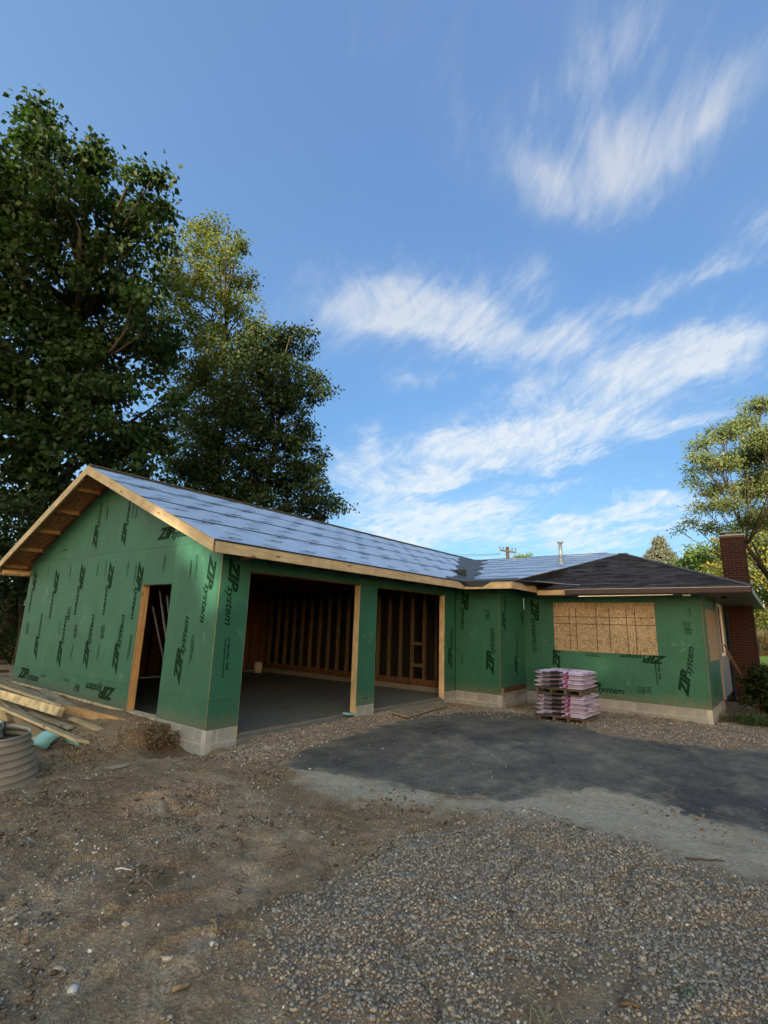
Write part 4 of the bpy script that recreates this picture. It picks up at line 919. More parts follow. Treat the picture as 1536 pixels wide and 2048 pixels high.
# gutter: brown fascia with pale lip
g_ = H(box('gutter', HXE-.11, HXE-.004, YR+.0, -2.625, 2.475, 2.60, 'gutter_brown', bev=.012)); 
H(box('gutter_lip', HXE-.118, HXE-.108, YR+.0, -2.625, 2.592, 2.606, 'drip_grey', bev=0)); H(box('drip_edge', HXE-.10, HXE+.05, YR, -2.63, 2.612, 2.622, 'black_tape', bev=0))
H(box('side_fascia', HXE, XB, YR-.02, YR+.01, 2.47, 2.60, 'gutter_brown', bev=.003)); H(box('sunlit_fascia_end', 15.2, XB, YR-.05, YR-.022, 2.475, 2.60, 'white_paint', bev=.003))  # white end piece stands for the sunlit stretch of the side fascia
H(prism('soffit', [(HXE, YR+.01, 2.478), (HXE, -BD-OV, 2.478), (HX-.02, -BD-OV, 2.478), (HX-.02, YR+.01, 2.478)], (0, 0, 1), .008, 'soffit_grey'))
H(prism('soffit', [(HX-.018, YR+.01, 2.478), (XB, YR+.01, 2.478), (XB, HY-.01, 2.478), (HX-.018, HY-.01, 2.478)], (0, 0, 1), .008, 'soffit_grey'))
H(box('soffit_light', HX+.3, HX+.42, -5.95, -5.83, 2.40, 2.468, 'plastic_black', bev=.02))
H(beam('loose_gutter_strip', (HXE-.05, -2.95, 2.43), (HXE-.03, -5.0, 2.455), .03, .02, 'white_paint')); H(box('soffit_lamp', HXE+.1, HXE+.17, -5.33, -5.17, 2.43, 2.466, 'white_paint', bev=.006))
# ---- chimney: every brick of the faces in view
CX0, CX1, CY0, CY1, CZ0, CZ1 = 14.0, 14.9, -6.22, -5.60, -.3, 4.62
chim = empty('chimney', (CX0, CY0, CZ0)); H(chim); 
box('mortar_core', .012, CX1-CX0-.0, .012, CY1-CY0, 0, CZ1-CZ0-.01, 'brick_mortar', chim, 0)
bl, bh2, jt = .2, .066, .010
bf = boxmesh(.05, bl, bh2, 'brick', .003); bhf = boxmesh(.05, .1, bh2, 'brick', .003); bx = boxmesh(bl, .05, bh2, 'brick', .003)
z = .005; r = 0
while z < CZ1-CZ0-.08:
    y = -(r % 2)*.105
    while y < CY1-CY0:
        a_, b_ = max(y, 0), min(y+bl, CY1-CY0)
        if b_-a_ > .05:
            o = link('brick', bf, chim, loc=(.025+random.uniform(-.002, .002), (a_+b_)/2, z+bh2/2)); o.scale = (1, (b_-a_)/bl, 1)
        y += bl+jt
    z += bh2+jt; r += 1
Vb, Fb = [], []; z = .005; r = 0
while z < CZ1-CZ0-.08:
    x = .055+(r % 2)*.1
    while x < CX1-CX0-.05:
        o_ = len(Vb); b_ = min(x+bl, CX1-CX0); Vb += boxv(x, b_, 0, .05, z, z+bh2); Fb += [tuple(i+o_ for i in f) for f in BOXF]; x += bl+jt
    z += bh2+jt; r += 1
o = link('side_bricks', mesh(Vb, Fb, 'brick'), chim); o['kind'] = 'stuff'
box('crown', -.02, CX1-CX0+.02, -.02, CY1-CY0+.02, CZ1-CZ0-.012, CZ1-CZ0+.03, 'concrete_block', chim)
box('flue', .2, .6, .14, CY1-CY0-.14, CZ1-CZ0+.03, CZ1-CZ0+.12, 'siding', chim); box('cap_lid', .1, .75, .03, CY1-CY0-.03, CZ1-CZ0+.12, CZ1-CZ0+.15, 'copper_lid', chim, .01)
# ---- vent pipe
vx, vy = 10.4, None
pv = onplane(1122, 1128, (-S2, 0, 1), ZE-S2*XE); ptop = on(1120, 1084, 'x', pv.x)
vp = empty('vent_pipe', (pv.x, pv.y, pv.z)); H(vp); hh = ptop.z-pv.z
A = Acc(); A.add(tube([(0, 0, 0), (0, 0, hh-.04)], [.055, .055], 12)); A.obj('pipe', 'galvanised', vp)
A = Acc(); A.add(tube([(0, 0, hh-.04), (0, 0, hh-.03), (0, 0, hh), (0, 0, hh+.02)], [.06, .10, .10, .02], 12)); A.obj('rain_cap', 'galvanised', vp)
A = Acc(); A.add(tube([(0, 0, -.02), (0, 0, .03), (0, 0, .16), (0, 0, .2)], [.17, .13, .075, .062], 12)); A.obj('flashing_cone', 'galvanised', vp)

# ------------------------------------------------------------------ loose things in and around the garage
o = prism('plywood_ramp', [on(774, 1421, 'z', -.17), on(815, 1431, 'z', -.20), on(898, 1405, 'z', -.20), on(862, 1397, 'z', -.17)], (0, -.1, 1), .03, 'pine_grey')
tagp(o, 'weathered sheet of plywood lying as a ramp before the smaller garage bay', 'board')
bk = empty('bucket', (on(515, 1345, 'z', -.12).x, on(515, 1345, 'z', -.12).y, -.125)); tagp(bk, 'pale plastic bucket on the slab deep inside the garage', 'bucket')
A = Acc(); A.add(tube([(0, 0, 0), (0, 0, .33)], [.13, .15], 16)); A.obj('body', 'bucket_white', bk)
A = Acc(); A.add(tube([(0, 0, .33), (0, 0, .35)], [.16, .16], 16)); A.obj('rim', 'bucket_white', bk)
t2 = empty('tool_bag', (on(573, 1346, 'z', -.12).x, on(573, 1346, 'z', -.12).y, -.125)); tagp(t2, 'dark low tool bag on the slab beside the far stud wall', 'bag')
o = link('body', boxmesh(.5, .3, .22, 'plastic_black', .05), t2, loc=(0, 0, .11)); A = Acc(); A.add(tube([(-.15, 0, .2), (-.1, 0, .33), (.1, 0, .33), (.15, 0, .2)], [.015]*4, 6)); A.obj('handle', 'plastic_black', t2)
for i, (dy, dx, tp) in enumerate(((1.56, .45, 1.9), (1.70, .5, 2.0), (1.84, .42, 1.85), (1.95, .55, 2.1), (2.1, .4, 1.8))):
    a_ = Vector((.62+.05*i, dy+.12, -.12)); b_ = Vector((.26, dy+.26+.02*i, tp)); A = Acc(); A.add(tube([a_, (a_+b_)/2, b_], [.014+.004*(i % 3)]*3, 8))
    o = A.obj('pipe', 'pipe_dark' if i % 2 else 'pipe_grey'); tagp(o, ['rightmost', 'fourth from the left', 'middle', 'second from the left', 'leftmost'][i]+' of the long pipes leaning inside the side doorway', 'pipe', 'pipes leaning inside the side doorway')
# blue-grey drywall scrap by the pillar
o = link('wrapper', boxmesh(.26, .14, .03, 'foam_cyan', .004)); o.location = (3.22, .05, -.12); o.rotation_euler = (.1, .1, .3); tagp(o, 'small crumpled blue-grey wrapper at the foot of the garage pillar', 'litter')

# ---- lumber pile
def lum(nm, a_, b_, w_, t_, mt, roll, label, cat='board', za=None, zb=None):
    o = beam(nm, a_, b_, w_, t_, mt, roll=roll); tagp(o, label, cat, 'lumber lying beside the gable wall'); return o
P_ = lambda px, py, z: on(px, py, 'z', z)
lum('board', P_(-120, 1352, .10), P_(122, 1424, .06), .14, .085, 'pine_dusty', rad(74), 'thick doubled plank on edge with saw nicks, topmost of the pile')
lum('board', P_(-90, 1340, .16), P_(118, 1411, .12), .06, .038, 'pine', rad(2), 'pale narrow board lying along the top of the nicked thick plank')
lum('board', P_(-90, 1375, .0), P_(165, 1483, -.02), .19, .038, 'pine', rad(-16), 'long pale plank reaching nearest to the blue foam strip')
lum('board', P_(120, 1416, .0), P_(250, 1448, -.06), .14, .038, 'pine_jamb', rad(72), 'orange tinted plank on edge pointing toward the soil bank')
lum('board', P_(84, 1379, .0), P_(152, 1420, -.02), .14, .035, 'pine_grey', rad(8), 'greyish plank slanting out from the wall below the sheathing print')
lum('board', P_(142, 1436, -.06), P_(200, 1460, -.10), .09, .038, 'pine', rad(5), 'short pale two-by-four beside the orange tinted plank')
lum('board', P_(58, 1425, -.10), P_(142, 1456, -.12), .09, .038, 'pine_grey', rad(10), 'short board with a whitish end under the nicked plank')
lum('board', P_(30, 1436, -.10), P_(98, 1472, -.16), .04, .09, 'pine_grey', rad(8), 'narrow greyish board under the long pale plank')
lum('board', P_(30, 1448, -.2), P_(90, 1484, -.22), .19, .03, 'pine_dusty', rad(12), 'tan board lowest of the pile behind the corrugated steel')
lum('board', P_(-10, 1356, .02), P_(100, 1399, -.02), .14, .035, 'pine_grey', rad(4), 'dull grey board nearest the wall at the back of the pile')
lum('board', P_(-30, 1372, -.05), P_(60, 1440, -.12), .14, .035, 'pine_grey', rad(3), 'grey board crossing beneath the pile by the steel rim')
lum('board', P_(150, 1405, -.08), P_(236, 1425, -.08), .12, .03, 'pine_grey', rad(2), 'thin grey board lying flat against the base of the gable wall')
lum('board', P_(140, 1452, -.2), P_(215, 1452, -.2), .10, .02, 'pine_grey', rad(2), 'broken grey board end half in the soil')
lum('board', P_(2, 1418, .0), P_(10, 1445, -.2), .09, .03, 'pine', rad(40), 'upright pale offcut inside the corrugated steel')
lum('board', P_(22, 1470, .0), P_(30, 1500, -.2), .07, .02, 'pine', rad(20), 'splintered pale offcut standing inside the corrugated ring')
for k, (z_, mt) in enumerate(((-.02, 'pine_grey'), (.10, 'pine_dark'), (.22, 'pine_grey'), (.32, 'pine_dark'))):
    o = beam('board', (-3.2, 9.6+.1*k, z_), (.3, 9.35+.12*k, z_), .30, .05, mt, roll=.02*k)
    tagp(o, ['lowest weathered plank', 'second plank from the bottom', 'third plank from the bottom', 'topmost weathered plank'][k]+' of the stack behind the gable corner', 'plank', 'planks stacked beyond the gable wall')
# ---- corrugated galvanised window wells
simple('well_steel', (.30, .25, .20), .6, .25, 3, metal=.25)
def well(loc, R0, R1, hgt, tilt, name, label, n_ang=64, a0=-200, a1=110, lip=.02):
    t = empty(name, loc); t.rotation_euler = (tilt[0], tilt[1], 0); tagp(t, label, 'window well', 'corrugated window wells by the lumber')
    V, F = [], []; nr = 44
    for j in range(nr+1):
        s_ = j/nr; r_ = R0+(R1-R0)*s_**.8+.016*math.sin(s_*2*math.pi*7)
        for i in range(n_ang+1):
            a_ = rad(a0+(a1-a0)*i/n_ang); V.append((r_*math.cos(a_), r_*math.sin(a_), s_*hgt))
    k = n_ang+1
    for j in range(nr):
        for i in range(n_ang): F.append((j*k+i, j*k+i+1, (j+1)*k+i+1, (j+1)*k+i))
    o = link('corrugated_shell', mesh(V, F, 'well_steel', smooth=True), t); md = o.modifiers.new('s', 'SOLIDIFY'); md.thickness = .006
    A = Acc(); A.add(tube([(R1*math.cos(rad(a0+(a1-a0)*i/40)), R1*math.sin(rad(a0+(a1-a0)*i/40)), hgt) for i in range(41)], [.010]*41, 6)); A.obj('rolled_rim', 'galvanised', t)
    A = Acc(); a_ = rad(40); A.add(tube([(R1*math.cos(a_), R1*math.sin(a_), hgt-.1), (R1*math.cos(a_)*.97, R1*math.sin(a_)*.97, hgt+.05), (R1*math.cos(a_)*.85, R1*math.sin(a_)*.85, hgt+.06), (R1*math.cos(a_)*.85, R1*math.sin(a_)*.85, hgt-.05)], [.012]*4, 6)); A.obj('bracket', 'galvanised', t)
    return t
well((-2.62, .76, -.33), .74, .56, .53, (0, 0), 'window_well', 'outer corrugated galvanised window well, dusty, at the left edge beside the lumber')
well((-2.66, .92, -.28), .42, .34, .58, (0, .02), 'window_well', 'smaller corrugated steel window well nested inside the larger one')
# ---- blue foam strip, bent
P0, P1 = P_(80, 1502, -.27), P_(160, 1500, -.25); V, F = [], []; nseg = 16
for i in range(nseg+1):
    s_ = i/nseg; c_ = P0.lerp(P1, s_); hgt = .20*math.sin(math.pi*min(s_*1.15, 1))**.7*(1-.35*s_)
    for dd in (-.07, .07):
        V.append((c_.x-dd*.9, c_.y+dd*1.6+.06, c_.z+.02+hgt+(dd > 0)*.06))
for i in range(nseg): F.append((2*i, 2*i+1, 2*i+3, 2*i+2))
o = link('foam_strip', mesh(V, F, 'foam_cyan', smooth=True)); md = o.modifiers.new('s', 'SOLIDIFY'); md.thickness = .008
tagp(o, 'bent strip of light blue sill foam lying at the end of the long pale plank', 'foam strip')

# ---- pallets of bags
def bagmesh(L_, w_, h_, seed, printed):
    r_ = random.Random(seed); nx_, ny_ = 18, 6; V, F, mi = [], [], []
    for side in (1, -1):
        for i in range(nx_+1):
            for j in range(ny_+1):
                u, v_ = i/nx_*2-1, j/ny_*2-1
                e = (max(0, 1-abs(u)**7))**.5*(max(0, 1-abs(v_)**4))**.5
                V.append((u*L_/2*(1-.01*abs(v_)), v_*w_/2*(1-.04*abs(u)**6), h_/2+side*h_/2*(.16+.84*e)*(1+r_.uniform(-.08, .08))))
    k = (nx_+1)*(ny_+1)
    def mid(u, top):
        if not printed: return 0
        x = (u+1)/2
        if .18 < x < .60: return 3 if x < .34 and top else 1
        if .64 < x < .74 or (.05 < x < .11 and seed % 2): return 2
        return 0
    for i in range(nx_):
        for j in range(ny_):
            a_ = i*(ny_+1)+j; q = (a_, a_+ny_+1, a_+ny_+2, a_+1); u = (i+.5)/nx_*2-1
            F.append(q); mi.append(mid(u, True) if j < 1 else (2 if r_.random() < .10 else 0)); F.append(tuple(k+t for t in q[::-1])); mi.append(0)
    def rim(seq):
        for a_, b_ in zip(seq[:-1], seq[1:]):
            F.append((a_, k+a_, k+b_, b_)); u = V[a_][0]/(L_/2); mi.append(mid(u, False) if abs(V[a_][1]-V[b_][1]) < .02 and V[a_][1] < 0 else 0)
    rim([i*(ny_+1) for i in range(nx_+1)][::-1]); rim([i*(ny_+1)+ny_ for i in range(nx_+1)]); rim(list(range(ny_+1))); rim([nx_*(ny_+1)+j for j in range(ny_+1)][::-1])
    return mesh(V, F, ['bag_pink', 'bag_black', 'bag_magenta', 'bag_grey'], mi, True)
BAGS = [bagmesh(1.02, .40, .098, s_, True) for s_ in range(5)]
def pallet(loc, rz, label):
    t = empty('pallet', loc, rz); tagp(t, label, 'pallet', 'wooden pallets under the bags')
    for dy in (-.46, -.15, .15, .46): box('stringer', -.53, .53, dy-.019, dy+.019, .016, .092, 'pallet_wood', t)
    for k in range(7): x = -.48+k*.16; box('deck_board', x-.05, x+.05, -.5, .5, .094, .112, 'pallet_wood', t)
    for k in range(3): x = -.48+k*.48; box('bottom_board', x-.05, x+.05, -.5, .5, 0, .014, 'pallet_wood', t)
    return t
f0, f1 = on(1076, 1436, 'z', -.29), on(1168, 1455, 'z', -.29)
yc = (f0.y+f1.y)/2; ax_ = math.atan2(f1.x-f0.x, -(f1.y-f0.y)); xc = (f0.x+f1.x)/2+.58
PB = (xc, yc, -.30); rzp = -ax_*.0
ztop_img = on(1078, 1340, 'x', (f0.x+f1.x)/2).z
nl1, nl2 = 5, 4; hb = (ztop_img-(-.30)-.224)/(nl1+nl2)
print('bag layer h', hb, ztop_img, xc, yc)
ords = ['lowest', 'second', 'third', 'fourth', 'fifth']
def stack(base, nl, nm, off):
    for L in range(nl):
        for d in range(3):
            o = link('cement_bag', BAGS[(L*2+d+off) % 5]); o.location = (base[0]-.37+d*.37+random.uniform(-.02, .02), base[1]+random.uniform(-.022, .022), base[2]+.112+L*hb)
            o.rotation_euler = (0, 0, -math.pi/2+random.uniform(-.03, .03)); o.scale = (1, 1, hb/.098*1.02)
            row = ['front', 'middle', 'rear'][d]
            tagp(o, f'pink and white paper bag in the {ords[L]} layer of the {nm} pallet, {row} row', 'bag', 'pink and white bags stacked on pallets')
pallet(PB, 0, 'lower grey pallet standing on the gravel at the asphalt edge'); stack(PB, nl1, 'lower', 0)
PB2 = (PB[0]-.02, PB[1]+.03, PB[2]+.112+nl1*hb); pallet(PB2, 0, 'upper grey pallet sitting on the lower bags'); stack(PB2, nl2, 'upper', 2)

# ---- things leaning by the right side wall
for i, (x0, x1, h_, lab) in enumerate(((11.9, 12.6, 1.35, 'long dark board leaning against the grey side wall'), (12.2, 12.9, 1.15, 'shorter board leaning beside the longer one at the side wall'))):
    o = beam('board', (x0, HY-.75, -.28), (x1, HY-.06, h_), .045, .02, 'pine_dark'); tagp(o, lab, 'board', 'boards leaning at the side wall')

# ---- sticks and litter on the ground
def stickat(px0, py0, px1, py1, r_, mt, label, cat='stick', nm='stick'):
    a_, b_ = on(px0, py0, 'z', GZ), on(px1, py1, 'z', GZ); pts = []
    for i in range(6):
        s_ = i/5; c_ = a_.lerp(b_, s_); pts.append((c_.x+random.uniform(-.006, .006), c_.y+random.uniform(-.006, .006), hz(c_.x, c_.y)+r_*.8+random.uniform(0, .01)))
    A = Acc(); A.add(tube(pts, [r_]*5+[r_*.5], 6)); o = A.obj(nm, mt); tagp(o, label, cat)
stickat(180,1561,250,1557,.008,'stick','thin dark stick lying near the corrugated steel')
stickat(80,1572,108,1574,.006,'straw','short pale stick left of the thin dark one')
stickat(425,1580,462,1578,.006,'straw','short pale straw-like stick in the dirt below the garage corner')
stickat(232,1737,275,1735,.006,'litter','white curved twig on the churned dirt'); stickat(293,1765,322,1779,.007,'straw','bent tan twig just right of the white one')
stickat(945,1903,1060,1932,.007,'stick','thin dark twig lying across the foreground gravel'); stickat(840,1815,890,1828,.006,'stick','short reddish twig at the upper left of the gravel')
stickat(420,1850,432,1878,.010,'straw','thick tan root end sticking from the dirt'); stickat(345,1990,380,1975,.012,'straw','broken tan root in the lower foreground')
stickat(1120,1650,1180,1666,.008,'stick','dark twig beside the sand'); stickat(1370,1715,1450,1722,.008,'stick','dark twig at the edge of the gravel and sand'); stickat(1240,2020,1280,2030,.01,'stick','short dark twig in the lower right gravel')
for (px, py, s_, rz_, lab, mt) in ((190,1703,.02,.3,'torn white and pink scrap of paper on the dirt','litter'),(905,1664,.03,.8,'small square pale chip of wood on the dirt','straw'),(855,1656,.035,.2,'crumpled white scrap beside the dark stick','litter'),(620,1536,.03,.5,'small white stone-like chip near the asphalt tip','litter')):
    g_ = on(px, py, 'z', GZ); o = link('scrap', boxmesh(s_*2, s_, .006, mt, .002)); o.location = (g_.x, g_.y, hz(g_.x, g_.y)+.008); o.rotation_euler = (.1, .15, rz_); tagp(o, lab, 'scrap')
g_ = on(235,1536,'z',GZ); o = link('sand_patch', bigmesh(np.array([[.16*math.cos(a_)*(1+.2*math.sin(3*a_)), .09*math.sin(a_), -.004+0*a_] for a_ in np.linspace(0, 6.283, 24, endpoint=False)]+[[0, 0, .012]]), np.array([[i, (i+1) % 24, 24] for i in range(24)]), 'clod', np.full(25, 1.0), True)); o.location = (g_.x, g_.y, hz(g_.x, g_.y)+.006); o['kind'] = 'stuff'; o['label'] = 'small patch of orange sand on the dirt'
# dry stems clump in the lower foreground, dry and green debris by the right wall
def blades(name, c0, rad_, n_, L0, L1, wd, mat_, flat=.5, ztop=None, seed=0, droop=.5):
    r_ = np.random.default_rng(seed); a_ = r_.uniform(0, 6.283, n_); rr_ = rad_*np.sqrt(r_.uniform(0, 1, n_)); x, y = c0[0]+rr_*np.cos(a_), c0[1]+rr_*np.sin(a_)
    z = height(x[:, None], y[:, None])[:, 0] if ztop is None else np.full(n_, ztop)
    L_ = r_.uniform(L0, L1, n_); th = r_.uniform(0, 6.283, n_); el = r_.uniform(flat*.3, flat*1.5, n_)
    d = np.stack([np.cos(th)*np.cos(el), np.sin(th)*np.cos(el), np.sin(el)], -1); s_ = np.stack([-np.sin(th), np.cos(th), 0*th], -1)*wd
    b = np.stack([x, y, z], -1); m_ = b+d*L_[:, None]*.55; tp = b+d*L_[:, None]-np.stack([0*x, 0*x, droop*L_*.4], -1); tp[:, 2] = np.maximum(tp[:, 2], z+.005)
    V = np.stack([b-s_, b+s_, m_+s_*.8, m_-s_*.8, tp+s_*.2, tp-s_*.2], 1).reshape(-1, 3); k = np.arange(n_)[:, None]*6
    F = np.concatenate([k+np.array([[0, 1, 2, 3]]), k+np.array([[3, 2, 4, 5]])], 0)
    return link(name, bigmesh(V, F, mat_, np.repeat(r_.uniform(0, 1, n_), 6)))
g_ = on(1095,2040,'z',GZ); tagp(blades('dry_weeds', (g_.x, g_.y), .10, 60, .04, .13, .003, 'dry_blade', .5, seed=2), 'tuft of dead straw at the bottom edge of the gravel', 'weed')
g_ = on(1390,1945,'z',GZ); tagp(blades('dry_weeds', (g_.x, g_.y), .10, 45, .03, .10, .003, 'dry_blade', .3, seed=3), 'flattened dead weeds in the gravel at lower right', 'weed')
g_ = on(1375,2005,'z',GZ); tagp(blades('dry_weeds', (g_.x, g_.y), .06, 40, .03, .08, .003, 'weed_blade', .5, seed=4), 'small dark tuft just below the flattened weeds', 'weed')
g_ = on(1478,1440,'z',GZ); tagp(blades('dead_stalks', (g_.x, g_.y), .42, 260, .25, .7, .008, 'dry_blade', .25, seed=5), 'heap of cut brown stalks beside the corner of the house', 'plant debris')
g_ = on(1530,1447,'z',GZ); tagp(blades('leafy_debris', (g_.x, g_.y), .6, 420, .25, .6, .018, 'weed_blade', .45, seed=6), 'limp green plants lying beside the brown stalks', 'plant debris')

# ------------------------------------------------------------------ trees
def leaves(pos, size, out_dir, mat_, seed, shape=1.6, droop=.35, tone0=None):
    "diamond leaves folded along the midrib"
    r_ = np.random.default_rng(seed); n_ = len(pos)
    d = out_dir*.6+r_.normal(0, .7, (n_, 3)); d[:, 2] -= droop; d /= np.linalg.norm(d, axis=1)[:, None]
    t_ = r_.normal(0, 1, (n_, 3)); t_[:, 2] += .9; s_ = np.cross(d, t_); s_ /= np.linalg.norm(s_, axis=1)[:, None]+1e-9; nn = np.cross(s_, d)
    L_ = (size*r_.uniform(.7, 1.25, n_))[:, None]; w_ = L_/shape*.5
    b = pos; tip = pos+d*L_-nn*L_*.12; m1 = pos+d*L_*.42+s_*w_+nn*w_*.25; m2 = pos+d*L_*.42-s_*w_+nn*w_*.25
    V = np.stack([b, m1, tip, m2], 1).reshape(-1, 3); k = np.arange(n_)[:, None]*4; F = np.concatenate([k+np.array([[0, 1, 2]]), k+np.array([[0, 2, 3]])], 0)
    tone = r_.uniform(0, 1, n_) if tone0 is None else np.clip(tone0+r_.normal(0, .22, n_), 0, 1)
    return bigmesh(V, F, mat_, np.repeat(tone, 4))
def tree(name, base, blobs, mat_, leaf, nleaf, label, cat='tree', group=None, bark='bark', trunk_r=.3, clus=.55, per=38, seed=1, hollow=.45, sub=5, droop=.35, shape=1.6, gaps=None, twig=.012, fork=None, topf=1.0, limb=.42):
    """blobs: (centre Vector, rx, rz) ; crown = clusters of leaves through each blob, fed by limbs"""
    r_ = np.random.default_rng(seed); rp = random.Random(seed); base = Vector(base)
    root = empty(name, base); tagp(root, label, cat, group)
    vol = np.array([rx*rx*rz_ for _, rx, rz_ in blobs])**.8; cnt = np.maximum((vol/vol.sum()*nleaf/per).astype(int), 2)
    T = Acc(); cent = sum((b_[0] for b_ in blobs), Vector())/len(blobs); ztop = max(b_[0].z+b_[2]*.3 for b_ in blobs); ztop = base.z+(ztop-base.z)*topf; zlow = min(b_[0].z for b_ in blobs)
    fk = fork if fork is not None else base.z+(zlow-base.z)*.9
    leanx = (cent-base)
    def spine(z):
        s_ = max(0.0, (z-base.z)/(ztop-base.z)); return Vector((base.x+leanx.x*s_**1.6*.9+.25*math.sin(z*.7+seed), base.y+leanx.y*s_**1.6*.9+.25*math.cos(z*.6+seed), z))
    zz = [base.z-.3+(ztop-base.z+.3)*i/12 for i in range(13)]
    T.add(tube([spine(z)-base for z in zz], [trunk_r*(1.25 if i == 0 else 1)*(1-.9*i/12)+.015 for i in range(13)], 9))
    LP, LD, LT = [], [], []
    for (c_, rx, rz_), k in zip(blobs, cnt):
        h0 = max(fk, min(c_.z-(c_-base).xy.length*.55, ztop-.6)); s0 = spine(h0); rl = max(trunk_r*limb*(rx/2.2)**.5, .018)
        mid = s0.lerp(c_, .5)+Vector((rp.uniform(-.3, .3), rp.uniform(-.3, .3), -.25*rx*.5))
        T.add(tube([s0-base, mid-base, c_-base], [rl, rl*.7, rl*.35], 6))
        cs_ = []
        while len(cs_) < k:
            v = r_.normal(0, 1, 3); v /= np.linalg.norm(v); q = r_.uniform(hollow, 1)**.6 * (1+.12*math.sin(v[0]*5+seed)*math.cos(v[2]*4)); v = v*q; cs_.append(v)
        cs_ = np.array(cs_)*np.array([rx, rx, rz_])+np.array(c_)
        for i, p_ in enumerate(cs_):
            if gaps is not None and gaps(p_): continue
            if i % sub == 0:
                pv_ = Vector(p_); a_ = mid.lerp(c_, rp.uniform(.4, 1)); md_ = a_.lerp(pv_, .5)+Vector((0, 0, .08*rx)); T.add(tube([a_-base, md_-base, pv_-base], [rl*.22+twig, rl*.12+twig*.7, twig*.5], 4, cap=False))
            nl_ = int(per*r_.uniform(.6, 1.4)); sz = clus*r_.uniform(.7, 1.3)
            off = r_.normal(0, .45, (nl_, 3))*np.array([sz, sz, sz*.55]); LP.append(p_+off); dd = off+(p_-np.array(c_))*.25; LD.append(dd/(np.linalg.norm(dd, axis=1)[:, None]+1e-6)); LT.append(np.full(nl_, r_.uniform(.15, .85)))
    LP, LD, LT = np.concatenate(LP), np.concatenate(LD), np.concatenate(LT)
    if gaps is not None:
        kx = ~gaps(LP.T); LP, LD, LT = LP[kx], LD[kx], LT[kx]
    T.obj('trunk', bark, root); me = leaves(LP-np.array(base), np.full(len(LP), leaf), LD, mat_, seed+100, shape, droop, LT); link('crown', me, root)
    return root, len(LP)
def B(lst, depth, jit=.08, seed=0, zf=1.0, spread=1.0):
    r_ = random.Random(seed); out = []
    for (px, py, rr_) in lst:
        d_ = depth*(1+r_.uniform(-jit, jit)); rm = rr_/FPX*d_; out.append((at(px, py, d_), rm*spread, rm*zf))
    return out
def ground_under(px, py, depth):
    p_ = at(px, py, depth); return (p_.x, p_.y, GZ)
big = [(70,250,42),(110,262,34),(30,300,55),(100,320,60),(160,310,34),(190,290,22),(200,360,50),(60,400,85),(255,370,36),(300,365,26),(245,410,45),(310,402,26),(322,425,16),(160,460,95),(290,470,45),(250,540,85),(30,530,90),(110,620,85),(210,640,90),(300,600,50),(20,690,85),(180,740,85),(290,700,65),(90,800,90),(240,840,90),(330,800,35),(10,880,90),(150,920,95),(280,930,70),(60,980,70),(-60,420,110),(-70,620,120),(-70,820,120),(330,640,30),(-150,700,130)]
tree('catalpa_tree', ground_under(45, 1150, 21), B(big, 21, .07, 1), 'leaf_dark', .25, 56000, 'tall broad-leaved dark tree with hanging pods towering behind the gable at left', trunk_r=.42, clus=.72, per=85, seed=11, hollow=.45, shape=1.35, droop=.6, fork=4.5)
mid_ = [(425,450,26),(400,480,36),(450,490,38),(480,500,14),(380,530,50),(440,550,50),(485,560,26),(350,600,45),(420,630,60),(490,620,32),(380,720,70),(450,710,60),(505,690,36),(515,640,26),(495,560,20),(340,560,40),(400,820,75),(470,800,50),(380,910,70),(430,980,50)]
tree('maple_tree', ground_under(430, 1150, 27), B(mid_, 27, .06, 2), 'leaf_mid', .165, 34000, 'airy yellow-green tree catching evening light, between the two darker trees', trunk_r=.25, clus=.5, per=46, seed=12, hollow=.3, fork=5)
rt_ = [(580,672,22),(540,690,38),(500,700,45),(590,700,42),(605,770,40),(560,760,55),(636,776,20),(628,810,18),(500,790,60),(560,840,55),(450,860,65),(600,870,30),(610,920,42),(540,920,65),(470,950,65),(630,975,35),(580,1000,50),(655,1010,28),(672,1012,16),(620,1030,30),(400,970,60),(500,1020,55),(420,1040,50)]
tree('oak_tree', ground_under(520, 1150, 24), B(rt_, 24, .06, 3), 'leaf_deep', .17, 46000, 'rounded dark green tree, rightmost of those behind the garage roof', trunk_r=.26, clus=.56, per=75, seed=13, hollow=.45, fork=3.4)
# dark understorey behind the garage, left
und = [(-40,1040,60),(20,1060,45),(-30,1110,60),(60,1020,40),(-60,1180,70),(10,1140,60),(30,1210,60),(-20,1270,70),(100,1120,70),(180,1120,70),(40,1290,50)]
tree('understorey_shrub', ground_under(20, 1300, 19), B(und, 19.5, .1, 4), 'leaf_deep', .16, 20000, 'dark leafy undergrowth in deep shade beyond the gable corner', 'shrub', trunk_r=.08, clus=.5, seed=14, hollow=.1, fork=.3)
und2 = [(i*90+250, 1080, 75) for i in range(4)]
tree('understorey_shrub', ground_under(380, 1200, 26), B(und2, 26, .1, 5), 'leaf_deep', .2, 9000, 'dark low growth under the tall trees just above the garage ridge', 'shrub', trunk_r=.1, clus=.6, seed=15, hollow=.1, fork=.5)
